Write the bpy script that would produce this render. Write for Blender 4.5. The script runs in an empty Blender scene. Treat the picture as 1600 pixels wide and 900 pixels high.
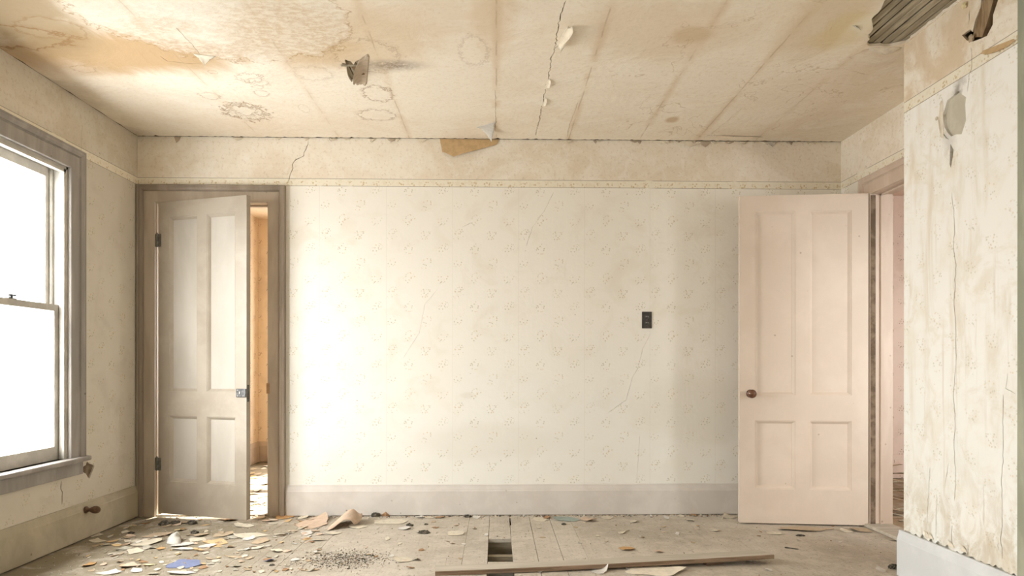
import bpy, bmesh, math, random
from mathutils import Vector, Matrix
R = random.Random(7)
PI = math.pi
sc = bpy.context.scene
COL = sc.collection

# ------------------------------------------------------------------ camera, world, light, exposure
CZ, YAW, HY, F = 1.0323, 0.0231, 571.5, 1066.7
cam = bpy.data.cameras.new('camera'); camo = bpy.data.objects.new('camera', cam); COL.objects.link(camo)
cam.lens = 24; cam.sensor_width = 36; cam.shift_y = (HY - 450) / 1600; cam.clip_start = 0.05
camo.location = (0, 0, CZ); camo.rotation_euler = (PI / 2, -0.0006, -YAW)
sc.camera = camo
sc.view_settings.view_transform = 'Standard'; sc.view_settings.look = 'None'
sc.view_settings.gamma = 1; sc.view_settings.use_curve_mapping = False
sc.view_settings.exposure = 1.52
sc.cycles.use_denoising = True; sc.cycles.use_adaptive_sampling = True; sc.cycles.adaptive_threshold = 0.025
sc.cycles.max_bounces = 10; sc.cycles.diffuse_bounces = 8; sc.cycles.transparent_max_bounces = 12
sc.cycles.sample_clamp_indirect = 8
world = bpy.data.worlds.new('world'); sc.world = world; world.use_nodes = True
bg = world.node_tree.nodes['Background']
bg.inputs[0].default_value = (1.0, 0.985, 0.965, 1); bg.inputs[1].default_value = 9.5
# bright overcast sky over a dimmer ground
wn_, wl_ = world.node_tree.nodes, world.node_tree.links
wtc = wn_.new('ShaderNodeTexCoord'); wsp = wn_.new('ShaderNodeSeparateXYZ'); wmr = wn_.new('ShaderNodeMapRange'); wmr.interpolation_type = 'SMOOTHSTEP'
wl_.new(wtc.outputs['Generated'], wsp.inputs[0]); wl_.new(wsp.outputs[2], wmr.inputs[0]); wmr.inputs[1].default_value = -.15; wmr.inputs[2].default_value = .15
wmr.inputs[3].default_value = 5.6; wmr.inputs[4].default_value = 10.3; wl_.new(wmr.outputs[0], bg.inputs[1])

XL, XR, YB, XN, YN, H, YR = -2.4526, 2.4131, 4.7264, 1.994, 3.295, 2.6, -1.6
T = 0.125
FY = 7.37          # far wall of the room behind
RY = 6.2           # far wall of the room to the right

def sun(direction, strength, color, angle):
    l = bpy.data.lights.new('sun', 'SUN'); l.energy = strength; l.color = color; l.angle = angle
    o = bpy.data.objects.new('sun', l); COL.objects.link(o)
    o.rotation_euler = Vector(direction).to_track_quat('-Z', 'Y').to_euler(); o.location = (0, 9, 6)
sun((-0.30, -0.90, -0.70), 15, (1.0, 0.88, 0.72), 0.012)

def portal(loc, rot, w, h):
    l = bpy.data.lights.new('portal', 'AREA'); l.shape = 'RECTANGLE'; l.size = w; l.size_y = h
    l.cycles.is_portal = True
    o = bpy.data.objects.new('portal', l); COL.objects.link(o); o.location = loc; o.rotation_euler = rot

W1 = (2.93, 3.965, 0.50, 2.165)      # window in the left wall: y0,y1,z0,z1
W2_FILL = (0.55, 1.25, 0.50, 2.165)  # unseen window behind the view, added as fill light
WF = (-1.95, -0.55, 0.45, 2.27)      # room behind
WR = (3.3, 4.7, 0.60, 2.2)           # right room, in its front wall
for w in (W1, W2_FILL):
    portal((XL - T - 0.02, (w[0] + w[1]) / 2, (w[2] + w[3]) / 2), (0, -PI / 2, 0), w[3] - w[2], w[1] - w[0])
portal(((WF[0] + WF[1]) / 2, FY + T + 0.02, (WF[2] + WF[3]) / 2), (-PI / 2, 0, 0), WF[1] - WF[0], WF[3] - WF[2])
portal(((WR[0] + WR[1]) / 2, 2.2 - T - 0.02, (WR[2] + WR[3]) / 2), (PI / 2, 0, 0), WR[1] - WR[0], WR[3] - WR[2])

# ------------------------------------------------------------------ pixel -> point on a known surface
def ray(px, py):
    xc, yc, zc = (px - 800) / F, 1.0, -(py - HY) / F
    c, s = math.cos(YAW), math.sin(YAW)
    return Vector((c * xc + s * yc, -s * xc + c * yc, zc))
def on(px, py, ax, val):
    d = ray(px, py); o = Vector((0, 0, CZ)); return o + d * ((val - o[ax]) / d[ax])
def fl(px, py, z=0.0): return on(px, py, 2, z)
def ce(px, py): return on(px, py, 2, H)

# ------------------------------------------------------------------ node helper
class NT:
    ds = 0.0
    def __init__(s, name, rough=0.85, spec=0.25):
        s.m = bpy.data.materials.new(name); s.m.use_nodes = True
        s.t = s.m.node_tree; s.n = s.t.nodes; s.b = s.n['Principled BSDF']
        s.b.inputs['Roughness'].default_value = rough
        s.b.inputs['Specular IOR Level'].default_value = spec
        tc = s.n.new('ShaderNodeTexCoord'); s.co = tc.outputs['Object']
        sep = s.n.new('ShaderNodeSeparateXYZ'); s.t.links.new(s.co, sep.inputs[0])
        s.x, s.y, s.z = sep.outputs
    def set(s, sock, v):
        if isinstance(v, bpy.types.NodeSocket): s.t.links.new(v, sock); return
        if isinstance(v, tuple) and len(v) == 3 and s.ds:
            g = .2 * v[0] + .6 * v[1] + .2 * v[2]; v = tuple(x + (g * 1.04 - x) * s.ds for x in v)
        if 0: pass
        elif isinstance(v, (tuple, list)) and len(v) == 3 and sock.type == 'RGBA': sock.default_value = (*v, 1)
        else: sock.default_value = v
    def M(s, op, a, b=0.0, c=None, clamp=False):
        n = s.n.new('ShaderNodeMath'); n.operation = op; n.use_clamp = clamp
        s.set(n.inputs[0], a); s.set(n.inputs[1], b)
        if c is not None: s.set(n.inputs[2], c)
        return n.outputs[0]
    def vec(s, x, y, z=0.0):
        n = s.n.new('ShaderNodeCombineXYZ'); s.set(n.inputs[0], x); s.set(n.inputs[1], y); s.set(n.inputs[2], z); return n.outputs[0]
    def scale(s, v, sx, sy, sz):
        n = s.n.new('ShaderNodeVectorMath'); n.operation = 'MULTIPLY'; s.set(n.inputs[0], v); n.inputs[1].default_value = (sx, sy, sz); return n.outputs[0]
    def noise(s, v, sc_, det=4.0, rough=0.55, dist=0.0, off=0.0, color=False):
        n = s.n.new('ShaderNodeTexNoise'); 
        if off:
            a = s.n.new('ShaderNodeVectorMath'); s.set(a.inputs[0], v); a.inputs[1].default_value = (off * 3.1, off * 5.7, off * 2.3); v = a.outputs[0]
        s.set(n.inputs['Vector'], v)
        n.inputs['Scale'].default_value = sc_; n.inputs['Detail'].default_value = det
        n.inputs['Roughness'].default_value = rough; n.inputs['Distortion'].default_value = dist
        return n.outputs['Color' if color else 'Fac']
    def vor(s, v, sc_, out='Distance', feat='F1'):
        n = s.n.new('ShaderNodeTexVoronoi'); n.feature = feat; s.set(n.inputs['Vector'], v); n.inputs['Scale'].default_value = sc_
        return n.outputs[out] if out != 'both' else (n.outputs['Distance'], n.outputs['Color'])
    def step(s, v, a, b):          # smooth 0..1 from a to b (a may be > b)
        n = s.n.new('ShaderNodeMapRange'); n.interpolation_type = 'SMOOTHSTEP'; s.set(n.inputs[0], v)
        lo, hi, o0, o1 = (a, b, 0, 1) if a < b else (b, a, 1, 0)
        n.inputs[1].default_value = lo; n.inputs[2].default_value = hi; n.inputs[3].default_value = o0; n.inputs[4].default_value = o1
        return n.outputs[0]
    def mix(s, f, a, b, mode='MIX'):
        n = s.n.new('ShaderNodeMix'); n.data_type = 'RGBA'; n.blend_type = mode
        s.set(n.inputs[0], f); s.set(n.inputs[6], a); s.set(n.inputs[7], b); return n.outputs[2]
    def mul(s, *a):
        r = a[0]
        for b in a[1:]: r = s.M('MULTIPLY', r, b)
        return r
    def mx(s, *a):
        r = a[0]
        for b in a[1:]: r = s.M('MAXIMUM', r, b)
        return r
    def bump(s, h, strength=0.3, dist=0.003):
        n = s.n.new('ShaderNodeBump'); n.inputs['Strength'].default_value = strength; n.inputs['Distance'].default_value = dist
        s.set(n.inputs['Height'], h); s.t.links.new(n.outputs[0], s.b.inputs['Normal'])
    def out(s, col, rough=None):
        s.set(s.b.inputs['Base Color'], col)
        if rough is not None: s.set(s.b.inputs['Roughness'], rough)
        return s.m
    def ell(s, u, v, cx, cy, rx, ry, warp=None, k=0.3, rot=0.0):   # elliptical distance, 1 on the rim
        du = s.M('SUBTRACT', u, cx); dv = s.M('SUBTRACT', v, cy)
        if rot:
            c, q = math.cos(rot), math.sin(rot)
            a = s.M('ADD', s.M('MULTIPLY', du, c), s.M('MULTIPLY', dv, q)); b_ = s.M('SUBTRACT', s.M('MULTIPLY', dv, c), s.M('MULTIPLY', du, q)); du, dv = a, b_
        du = s.M('DIVIDE', du, rx); dv = s.M('DIVIDE', dv, ry)
        d = s.M('SQRT', s.M('ADD', s.M('MULTIPLY', du, du), s.M('MULTIPLY', dv, dv)))
        if warp is not None: d = s.M('ADD', d, s.M('MULTIPLY', s.M('SUBTRACT', warp, 0.5), 2 * k))
        return d

# ------------------------------------------------------------------ materials
def paper_wall(name, axis, kind='main'):
    t = NT(name, 0.9, 0.15); co = t.co; t.ds = 0.32 if kind in ('main', 'left', 'near') else 0.35
    u = t.x if axis == 'x' else t.y; v = t.z
    # printed sprigs on a staggered lattice
    PU, PV = 0.228, 0.20
    masks, cols = [], []
    for k in (0, 1):
        U = t.M('ADD', t.M('DIVIDE', u, PU), 0.5 * k + 0.13); V = t.M('ADD', t.M('DIVIDE', v, PV), 0.5 * k + 0.31)
        fu = t.M('MULTIPLY', t.M('SUBTRACT', t.M('FRACT', U), 0.5), PU); fv = t.M('MULTIPLY', t.M('SUBTRACT', t.M('FRACT', V), 0.5), PV)
        par = t.M('MODULO', t.M('ADD', t.M('FLOOR', U), 200), 2); par2 = t.M('MODULO', t.M('ADD', t.M('FLOOR', V), 200), 2)
        a = t.M('ADD', fu, fv); b_ = t.M('SUBTRACT', fu, fv)
        d = t.M('SQRT', t.M('ADD', t.M('MULTIPLY', t.M('MULTIPLY', a, 13), t.M('MULTIPLY', a, 13)), t.M('MULTIPLY', t.M('MULTIPLY', b_, 19), t.M('MULTIPLY', b_, 19))))
        pos = t.vec(fu, fv, t.M('ADD', t.M('ADD', t.M('MULTIPLY', par, 0.37), t.M('MULTIPLY', par2, 0.71)), 0.19 * k))
        dist, col = t.vor(pos, 78, 'both')
        leaf = t.mul(t.step(dist, 0.42, 0.26), t.step(d, 1.0, 0.72))
        sepc = t.n.new('ShaderNodeSeparateColor'); t.t.links.new(col, sepc.inputs[0])
        leaf = t.mul(leaf, t.step(sepc.outputs[1], 0.30, 0.42))
        masks.append(leaf); cols.append(sepc.outputs[0])
    m = t.mx(*masks); cc = t.mx(t.mul(cols[0], t.step(masks[0], 0.0, 0.01)), t.mul(cols[1], t.step(masks[1], 0.0, 0.01)))
    sprig = t.mix(t.step(cc, 0.62, 0.7), (0.42, 0.38, 0.17), (0.72, 0.46, 0.12))
    big = t.noise(co, 0.9, 4, 0.6, 0.3, 1.0); fine = t.noise(co, 38, 3, 0.6); mid = t.noise(co, 4.5, 5, 0.6, 0.5, 3.0)
    base = {'main': (0.855, 0.815, 0.725), 'left': (0.66, 0.595, 0.475), 'near': (0.86, 0.85, 0.80), 'far': (0.80, 0.60, 0.36), 'pink': (0.80, 0.60, 0.47)}[kind]  # left paper set darker to carry the shade on that wall
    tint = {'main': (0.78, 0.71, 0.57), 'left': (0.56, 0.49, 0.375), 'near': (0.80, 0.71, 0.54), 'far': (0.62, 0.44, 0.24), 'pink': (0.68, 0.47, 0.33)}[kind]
    c = t.mix(t.mul(t.step(mid, 0.48, 0.72), 0.55), base, tint)
    # cooler, damp-faded paper low on the wall
    low = t.mul(t.step(v, 1.5, 0.5), t.step(big, 0.35, 0.6))
    if kind in ('main', 'near'): c = t.mix(t.mul(low, 0.6), c, (0.78, 0.80, 0.745))
    if kind == 'near' or kind == 'far':
        st = t.noise(t.scale(co, 5.5, 5.5, 1.1), 1.6, 5, 0.62, 0.6, 2.0)
        c = t.mix(t.mul(t.step(st, 0.50, 0.72), 0.5), c, (0.68, 0.55, 0.34))
        st2 = t.noise(t.scale(co, 26, 26, 1.2), 1.0, 3, 0.6, 0.2, 6.0)
        c = t.mix(t.mul(t.step(st2, 0.60, 0.72), 0.35), c, (0.60, 0.49, 0.32))
        bl = t.noise(co, 7, 6, 0.7, 1.0, 5.0)
        c = t.mix(t.mul(t.step(bl, 0.62, 0.75), 0.5), c, (0.86, 0.84, 0.77))
    if kind == 'main':
        for (px, py, rx, ry, s_) in ((1085, 640, .55, .35, .35), (760, 690, .7, .16, .25), (730, 618, .07, .03, .3)):
            p = on(px, py, 1, YB); d = t.ell(u, v, p.x, p.z, rx, ry, mid, .5)
            c = t.mix(t.mul(t.step(d, 1.0, 0.4), s_), c, (0.68, 0.60, 0.46))
        seam = t.M('ABSOLUTE', t.M('SUBTRACT', t.M('FRACT', t.M('ADD', t.M('DIVIDE', u, 0.457), 0.16)), 0.5))
        c = t.mix(t.mul(t.step(seam, 0.0045, 0.001), 0.35), c, (0.62, 0.56, 0.44))
    if kind == 'near':
        rot_ = t.mul(t.step(v, .75, .24), t.step(t.noise(t.scale(co, 1, 1, .6), 11, 6, .7, .8, 17.0), .42, .62)); c = t.mix(t.mul(rot_, .55), c, (0.56, 0.44, 0.26))
        mt = t.noise(co, 5.5, 6, .68, 1.0, 19.0); c = t.mix(t.mul(t.step(mt, .52, .66), .28), c, (0.70, 0.57, 0.36))
        for (px, py, rx, ry, s_) in ((1495, 148, .035, .055, .75), (1500, 120, .05, .08, .4), (1484, 200, .06, .16, .25)):
            p = on(px, py, 0, XN); d = t.ell(u, v, p.y, p.z, rx, ry, fine, .5); c = t.mix(t.mul(t.step(d, 1.1, 0.2), s_), c, (0.20, 0.15, 0.10))
    wear = t.step(t.noise(co, 3, 3, 0.5, 0, 9.0), 0.3, 0.6)
    strength = {'main': 0.62, 'left': 1.0, 'near': 0.4, 'far': 1.0, 'pink': 0.9}[kind]
    c = t.mix(t.mul(m, t.M('MULTIPLY_ADD', wear, 0.5 * strength, 0.5 * strength)), c, sprig if kind in ('main', 'left', 'near') else (0.30, 0.16, 0.05))
    # narrow printed border, then the mottled frieze paper above it
    if kind in ('main', 'left', 'near'):
        fr1 = t.noise(co, 2.6, 6, 0.65, 0.6, 4.0); fr2 = t.noise(co, 46, 4, 0.7, 0.0, 8.0); fr3 = t.noise(co, 9, 6, 0.7, 0.8, 12.0)
        f = t.mix(t.step(fr1, 0.38, 0.68), (0.86, 0.775, 0.63), (0.78, 0.655, 0.47))
        f = t.mix(t.mul(t.step(fr3, 0.5, 0.66), 0.5), f, (0.88, 0.82, 0.71))
        f = t.mix(t.mul(t.step(fr2, 0.52, 0.68), 0.45), f, (0.62, 0.46, 0.28))
        if kind == 'left': f = t.mix(1.0, f, (0.80, 0.80, 0.78), 'MULTIPLY')  # left frieze toned down, shade put into its colour
        if kind == 'near':
            f = t.mix(t.mul(t.step(fr1, 0.45, 0.62), 0.5), f, (0.68, 0.46, 0.20))
        c = t.mix(t.step(v, 2.316, 2.320), c, f)
        bd = t.vor(t.vec(t.M('MULTIPLY', u, 1.0), v, 0.3), 62)
        wv = t.M('SINE', t.M('MULTIPLY', u, 2 * PI / 0.085))
        bc = t.mix(t.mul(t.step(bd, 0.5, 0.25), t.step(wv, -0.5, 0.4), t.step(v, 2.306, 2.298)), (0.84, 0.77, 0.60), (0.66, 0.49, 0.22))
        bc = t.mix(t.mul(t.step(fine, 0.5, 0.62), 0.35), bc, (0.74, 0.62, 0.36))
        bandm = t.mul(t.step(v, 2.267, 2.2685), t.step(v, 2.3195, 2.318))
        c = t.mix(bandm, c, bc)
        brk = t.step(t.noise(co, 7, 2, 0.5, 0, 2.2), 0.30, 0.40)
        l1 = t.step(t.M('ABSOLUTE', t.M('SUBTRACT', v, 2.3185)), 0.0026, 0.0008)
        l2 = t.step(t.M('ABSOLUTE', t.M('SUBTRACT', v, 2.2685)), 0.0026, 0.0008)
        c = t.mix(t.mul(t.mx(l1, l2), brk, 0.75), c, (0.24, 0.18, 0.12))
    # specks of dirt
    sp = t.mul(t.step(t.vor(co, 9.0), 0.055, 0.03), t.step(t.noise(co, 5, 2, 0.5, 0, 7.7), 0.5, 0.6))
    c = t.mix(t.mul(sp, 0.6), c, (0.25, 0.17, 0.10))
    t.bump(t.M('ADD', t.M('MULTIPLY', fine, 0.4), t.M('ADD', t.M('MULTIPLY', mid, 3.0), t.noise(t.scale(co, 14, 14, 1.5), 1, 3, .5))), 0.35, 0.004)
    return t.out(c)

def ceiling_mat():
    t = NT('ceiling_paper', 0.9, 0.12); co = t.co; u, v = t.x, t.y; t.ds = 0.16
    big = t.noise(co, 0.8, 5, 0.6, 0.6, 2.0); mid = t.noise(co, 3.2, 6, 0.62, 0.8, 5.0); fine = t.noise(co, 40, 4, 0.7)
    wrp = t.noise(co, 7, 5, 0.65, 0.2, 3.3); jag = t.noise(co, 22, 5, 0.75, 0.5, 1.3)
    c = t.mix(t.step(big, 0.38, 0.66), (0.86, 0.78, 0.65), (0.79, 0.68, 0.53))
    c = t.mix(t.mul(t.step(mid, 0.50, 0.68), 0.55), c, (0.88, 0.82, 0.71))
    c = t.mix(t.mul(t.step(fine, 0.50, 0.66), 0.35), c, (0.70, 0.56, 0.38))
    left = t.step(u, 0.2, -0.6)
    def blob(px, py, ex, ey, rx_, ry_, s_, colr, k=.5):
        nonlocal c
        p = ce(px, py); d = t.ell(u, v, p.x, p.y, rx_, ry_, mid if k > .3 else wrp, k)
        c = t.mix(t.mul(t.step(d, 1.05, 0.45), s_), c, colr)
    # old damp: ochre areas
    blob(180, 85, 0, 0, .75, .30, .9, (0.56, 0.36, 0.16)); blob(450, 55, 0, 0, .40, .45, .75, (0.62, 0.43, 0.21))
    blob(560, 60, 0, 0, .5, .4, .55, (0.66, 0.49, 0.28)); blob(30, 30, 0, 0, .35, .5, .85, (0.42, 0.30, 0.15))
    blob(770, 20, 0, 0, .14, .6, .45, (0.68, 0.50, 0.29)); blob(1020, 50, 0, 0, .5, .4, .45, (0.68, 0.52, 0.33))
    blob(1080, 55, 0, 0, .12, .1, .6, (0.62, 0.45, 0.24)); blob(1290, 30, 0, 0, .2, .5, .5, (0.64, 0.50, 0.30))
    blob(1050, 187, 0, 0, .055, .07, .75, (0.60, 0.42, 0.22), .2); blob(640, 20, 0, 0, .5, .3, .3, (0.68, 0.52, 0.33))
    blob(1325, 45, 0, 0, .16, .22, .7, (0.70, 0.57, 0.30)); blob(250, 40, 0, 0, .25, .1, .45, (0.60, 0.40, 0.18))
    # bleached, flaking top layer upper left
    p = ce(330, 20); d = t.ell(u, v, p.x, p.y, .62, .47, wrp, .35)
    fleck = t.noise(t.scale(co, 10, 16, 1), 2.2, 7, 0.78, 0.3, 7.0)
    fm = t.step(d, 1.0, 0.93)
    c = t.mix(t.mul(fm, t.step(fleck, 0.34, 0.60), 0.6), c, (0.85, 0.80, 0.69))
    rim = t.step(t.M('ABSOLUTE', t.M('SUBTRACT', d, 1.0)), 0.022, 0.004)
    c = t.mix(t.mul(rim, t.step(jag, 0.35, 0.6), 0.7), c, (0.42, 0.25, 0.10))
    blob(1340, 48, 0, 0, .07, .26, .65, (0.84, 0.79, 0.64)); blob(1300, 60, 0, 0, .16, .12, .5, (0.72, 0.58, 0.32))
    # dried water rings
    def ring(px, py, rx_, ry_, s_=.6, w=.10, k=.35, src=None, fill=0.0):
        nonlocal c
        p = ce(px, py); d = t.ell(u, v, p.x, p.y, rx_, ry_, src or (wrp if rx_ > .1 else jag), k * (2.4 if src is None else 1.7))
        if fill: c = t.mix(t.mul(t.step(d, 1.0, 0.8), fill), c, (0.80, 0.74, 0.62))
        r = t.mx(t.step(t.M('ABSOLUTE', t.M('SUBTRACT', d, 1.0)), w, w * .15), t.mul(t.step(d, 1.35, 1.0), t.step(d, .9, 1.0), .25))
        c = t.mix(t.mul(r, s_), c, (0.34, 0.19, 0.07))
    ring(383, 175, .115, .13, .85, .16, .85, jag, .5); ring(381, 173, .065, .08, .6, .14, .8, jag)
    ring(390, 122, .07, .06, .55, .12, .8, jag); ring(403, 128, .05, .05, .45, .12, .8, jag); ring(328, 150, .055, .05, .45, .12); ring(332, 113, .025, .02, .4, .2)
    ring(408, 146, .04, .045, .4, .12); ring(403, 136, .03, .02, .4, .2)
    ring(588, 180, .11, .09, .6, .10, .45, jag); ring(590, 147, .08, .11, .7, .10, .45, jag); ring(572, 88, .16, .18, .5, .06, .4, jag)
    ring(20, 58, .26, .12, .8, .10, .35); ring(75, 45, .16, .11, .4, .10); ring(740, 80, .07, .16, .3, .1); ring(130, 108, .06, .04, .4, .12)
    ring(490, 115, .10, .08, .3, .08); ring(475, 170, .03, .06, .3, .1)
    # faint squiggles of damp in the right half
    q = t.M('ABSOLUTE', t.M('SUBTRACT', t.M('FRACT', t.M('MULTIPLY', t.noise(co, 2.6, 4, 0.55, 0.5, 21.0), 5.0)), 0.5))
    c = t.mix(t.mul(t.step(q, 0.035, 0.008), t.step(u, 0.45, 0.8), t.step(t.noise(co, 2, 2, .5, 0, 30.0), 0.48, 0.56), 0.42), c, (0.48, 0.33, 0.18))
    # paper seams
    jx = t.M('ADD', u, t.M('MULTIPLY', t.M('SUBTRACT', t.noise(t.vec(0, v, 0), 6, 3, .6), 0.5), 0.012))
    for x0, s_ in ((-1.62, .35), (-1.08, .3), (-.60, .55), (0.0, .6), (.50, .6), (.99, .55), (1.39, .6), (1.80, .35)):
        dd = t.M('ABSOLUTE', t.M('SUBTRACT', jx, x0))
        c = t.mix(t.mul(t.step(dd, .04, .0), t.step(mid, .35, .6), s_ * .9), c, (0.64, 0.47, 0.27))
        c = t.mix(t.mul(t.step(dd, .006, .001), t.step(t.noise(co, 6, 2, .5, 0, 14.0), .42, .58), s_ * .8), c, (0.45, 0.31, 0.17))
    # dark speckled patch beside the small hole
    p = ce(612, 102); d = t.ell(u, v, p.x, p.y, .22, .09, fine, .45)
    c = t.mix(t.mul(t.step(d, 1.1, 0.1), t.step(fine, .25, .6), .85), c, (0.27, 0.20, 0.14))
    # broken darker tone towards the left edge
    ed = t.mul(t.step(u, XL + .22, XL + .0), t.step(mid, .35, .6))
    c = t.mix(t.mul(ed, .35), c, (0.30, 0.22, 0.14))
    t.bump(t.M('ADD', t.M('MULTIPLY', t.mul(fm, t.step(fleck, .40, .54)), .7), t.M('ADD', t.M('MULTIPLY', mid, 5.0), t.M('MULTIPLY', fine, .6))), 0.45, 0.004)
    return t.out(c)

def floor_mat(name='floor_boards', a=(0.43, 0.385, 0.32), b=(0.56, 0.51, 0.44)):
    t = NT(name, 0.8, 0.2); co = t.co
    gr = t.noise(t.scale(co, 30, 1.3, 1), 1.5, 6, 0.65, 0.6, 2.0); big = t.noise(co, 1.6, 5, 0.6, 0.3, 4.0); fine = t.noise(co, 60, 4, 0.7, 0, 6.0); dust = t.noise(co, 9, 6, 0.7, 0.3, 9.0)
    bid = t.M('FLOOR', t.M('DIVIDE', t.M('ADD', t.x, 10.845), 0.135)); wn = t.n.new('ShaderNodeTexWhiteNoise'); wn.noise_dimensions = '1D'; t.set(wn.inputs['W'], bid)
    c = t.mix(t.step(big, 0.35, 0.65), a, b)
    c = t.mix(t.M('MULTIPLY', wn.outputs[0], 0.35), c, (0.45, 0.39, 0.31))
    c = t.mix(t.mul(t.step(gr, 0.5, 0.75), 0.35), c, (0.30, 0.25, 0.19))
    c = t.mix(t.mul(t.step(dust, 0.45, 0.65), 0.5), c, (0.62, 0.57, 0.49))
    c = t.mix(t.mul(t.step(fine, 0.54, 0.70), 0.6), c, (0.25, 0.21, 0.16))
    lf = t.step(t.x, -.6, -1.8); c = t.mix(t.mul(lf, t.step(t.noise(co, 5, 6, .7, .4, 22.0), .28, .54), .85), c, (0.22, 0.185, 0.125))
    c = t.mix(t.mul(t.step(t.noise(co, 26, 5, .75, .4, 15.0), 0.56, 0.68), 0.6), c, (0.24, 0.20, 0.16))
    t.bump(t.M('ADD', gr, t.M('ADD', fine, dust)), 0.5, 0.003)
    return t.out(c)

def simple(name, c1, c2, sc_=6.0, rough=0.75, spec=0.3, bump=0.15, metal=0.0, lo=.4, hi=.65, stretch=(1, 1, 1), fine_s=45, speck=None):
    t = NT(name, rough, spec); v = t.scale(t.co, *stretch)
    n = t.noise(v, sc_, 5, 0.62, 0.3, R.random() * 9); f = t.noise(t.co, fine_s, 3, 0.6)
    c = t.mix(t.step(n, lo, hi), c1, c2)
    if speck:
        sp = t.mul(t.step(t.vor(t.co, 11), .10, .04), t.step(t.noise(t.co, 6, 2, .5, 0, 3.0), .5, .58)); c = t.mix(t.mul(sp, .7), c, speck)
    t.b.inputs['Metallic'].default_value = metal
    if bump: t.bump(t.M('ADD', n, f), bump, 0.002)
    return t.out(c)

M = {}
M['wp_back'] = paper_wall('wallpaper_back', 'x', 'main'); M['wp_left_shaded'] = paper_wall('wallpaper_left_shaded', 'y', 'left')
M['wp_right'] = paper_wall('wallpaper_right', 'y', 'main'); M['wp_near'] = paper_wall('wallpaper_near', 'y', 'near')
M['wp_far'] = paper_wall('wallpaper_far_room', 'x', 'far'); M['wp_far_side'] = paper_wall('wallpaper_far_room_side', 'y', 'far'); M['wp_pink'] = paper_wall('wallpaper_side_room', 'x', 'pink')
M['ceiling'] = ceiling_mat(); M['floor'] = floor_mat()
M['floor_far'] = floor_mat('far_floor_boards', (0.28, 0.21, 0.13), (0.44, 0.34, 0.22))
M['plaster'] = simple('grey_plaster', (0.50, 0.47, 0.39), (0.58, 0.55, 0.46), 9, .9, .1, .3)
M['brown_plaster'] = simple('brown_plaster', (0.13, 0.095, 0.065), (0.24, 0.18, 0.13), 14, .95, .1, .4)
M['green_plaster'] = simple('green_grey_plaster', (0.30, 0.31, 0.24), (0.42, 0.42, 0.33), 6, .9, .1, .4, stretch=(1, 1, .3))
M['base'] = simple('baseboard_paint', (0.62, 0.585, 0.545), (0.68, 0.645, 0.605), 5, .55, .4, .1, speck=(.2, .15, .1))
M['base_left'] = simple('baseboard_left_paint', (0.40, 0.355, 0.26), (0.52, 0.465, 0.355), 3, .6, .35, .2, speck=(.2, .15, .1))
M['base_near'] = simple('baseboard_near_paint', (0.64, 0.66, 0.68), (0.71, 0.73, 0.75), 4, .5, .4, .1, speck=(.3, .3, .3))
M['trim'] = simple('taupe_trim_paint', (0.25, 0.205, 0.16), (0.33, 0.275, 0.22), 7, .5, .4, .1, stretch=(1, 1, .2), speck=(.2, .14, .1))
M['trim_right'] = simple('pink_beige_trim_paint', (0.56, 0.45, 0.36), (0.63, 0.52, 0.43), 7, .5, .4, .1, stretch=(1, 1, .2), speck=(.3, .2, .14))
M['trim_window'] = simple('window_trim_paint', (0.28, 0.26, 0.24), (0.37, 0.345, 0.32), 7, .5, .4, .12, stretch=(1, 1, .2), speck=(.12, .1, .08))
M['sash'] = simple('sash_paint', (0.46, 0.44, 0.40), (0.58, 0.55, 0.50), 9, .5, .4, .15, speck=(.2, .15, .1))
M['door_l'] = simple('taupe_door_paint', (0.35, 0.30, 0.24), (0.41, 0.36, 0.295), 3, .42, .45, .06, speck=(.35, .28, .22))
M['door_l_panel'] = simple('pale_door_panel_paint', (0.42, 0.385, 0.33), (0.48, 0.445, 0.39), 3, .42, .45, .06, stretch=(1, 1, .4))
M['trim_flat'] = simple('beige_trim_paint', (0.37, 0.31, 0.245), (0.45, 0.385, 0.31), 7, .5, .4, .1, stretch=(1, 1, .2), speck=(.2, .14, .1))
M['trim_jamb'] = simple('tan_jamb_paint', (0.44, 0.35, 0.26), (0.52, 0.42, 0.32), 7, .5, .4, .1, stretch=(1, 1, .2), speck=(.2, .14, .1))
M['door_r'] = simple('peach_door_paint', (0.655, 0.555, 0.46), (0.70, 0.60, 0.505), 2.5, .45, .4, .05, speck=(.35, .25, .2))
M['lath'] = simple('old_lath', (0.30, 0.26, 0.19), (0.46, 0.41, 0.31), 8, .9, .15, .5, stretch=(6, .5, 6))
M['wood_dark'] = simple('dark_old_wood', (0.13, 0.08, 0.045), (0.26, 0.17, 0.09), 8, .8, .2, .5, stretch=(6, 1, 1))
M['wood_stud'] = simple('weathered_brown_stud', (0.20, 0.13, 0.07), (0.42, 0.31, 0.19), 6, .85, .2, .5, stretch=(6, 6, 1), lo=.35, hi=.7)
M['joist'] = simple('joist_wood', (0.24, 0.20, 0.14), (0.34, 0.29, 0.21), 8, .9, .1, .4, stretch=(.5, 6, 6))
M['plank_top'] = simple('plank_dusty_grey', (0.44, 0.40, 0.33), (0.54, 0.49, 0.42), 3, .85, .15, .3, stretch=(.6, 9, 4))
M['plank_edge'] = simple('plank_brown_edge', (0.20, 0.135, 0.09), (0.33, 0.24, 0.17), 5, .85, .15, .4, stretch=(.7, 9, 9))
M['black'] = simple('black_plastic', (0.035, 0.032, 0.03), (0.06, 0.055, 0.05), 30, .4, .5, 0)
M['dark_metal'] = simple('blackened_iron', (0.05, 0.05, 0.05), (0.12, 0.12, 0.12), 40, .45, .5, .2, .6)
M['hinge'] = simple('hinge_painted', (0.10, 0.10, 0.09), (0.2, 0.19, 0.17), 40, .5, .5, .2, .3)
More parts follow.
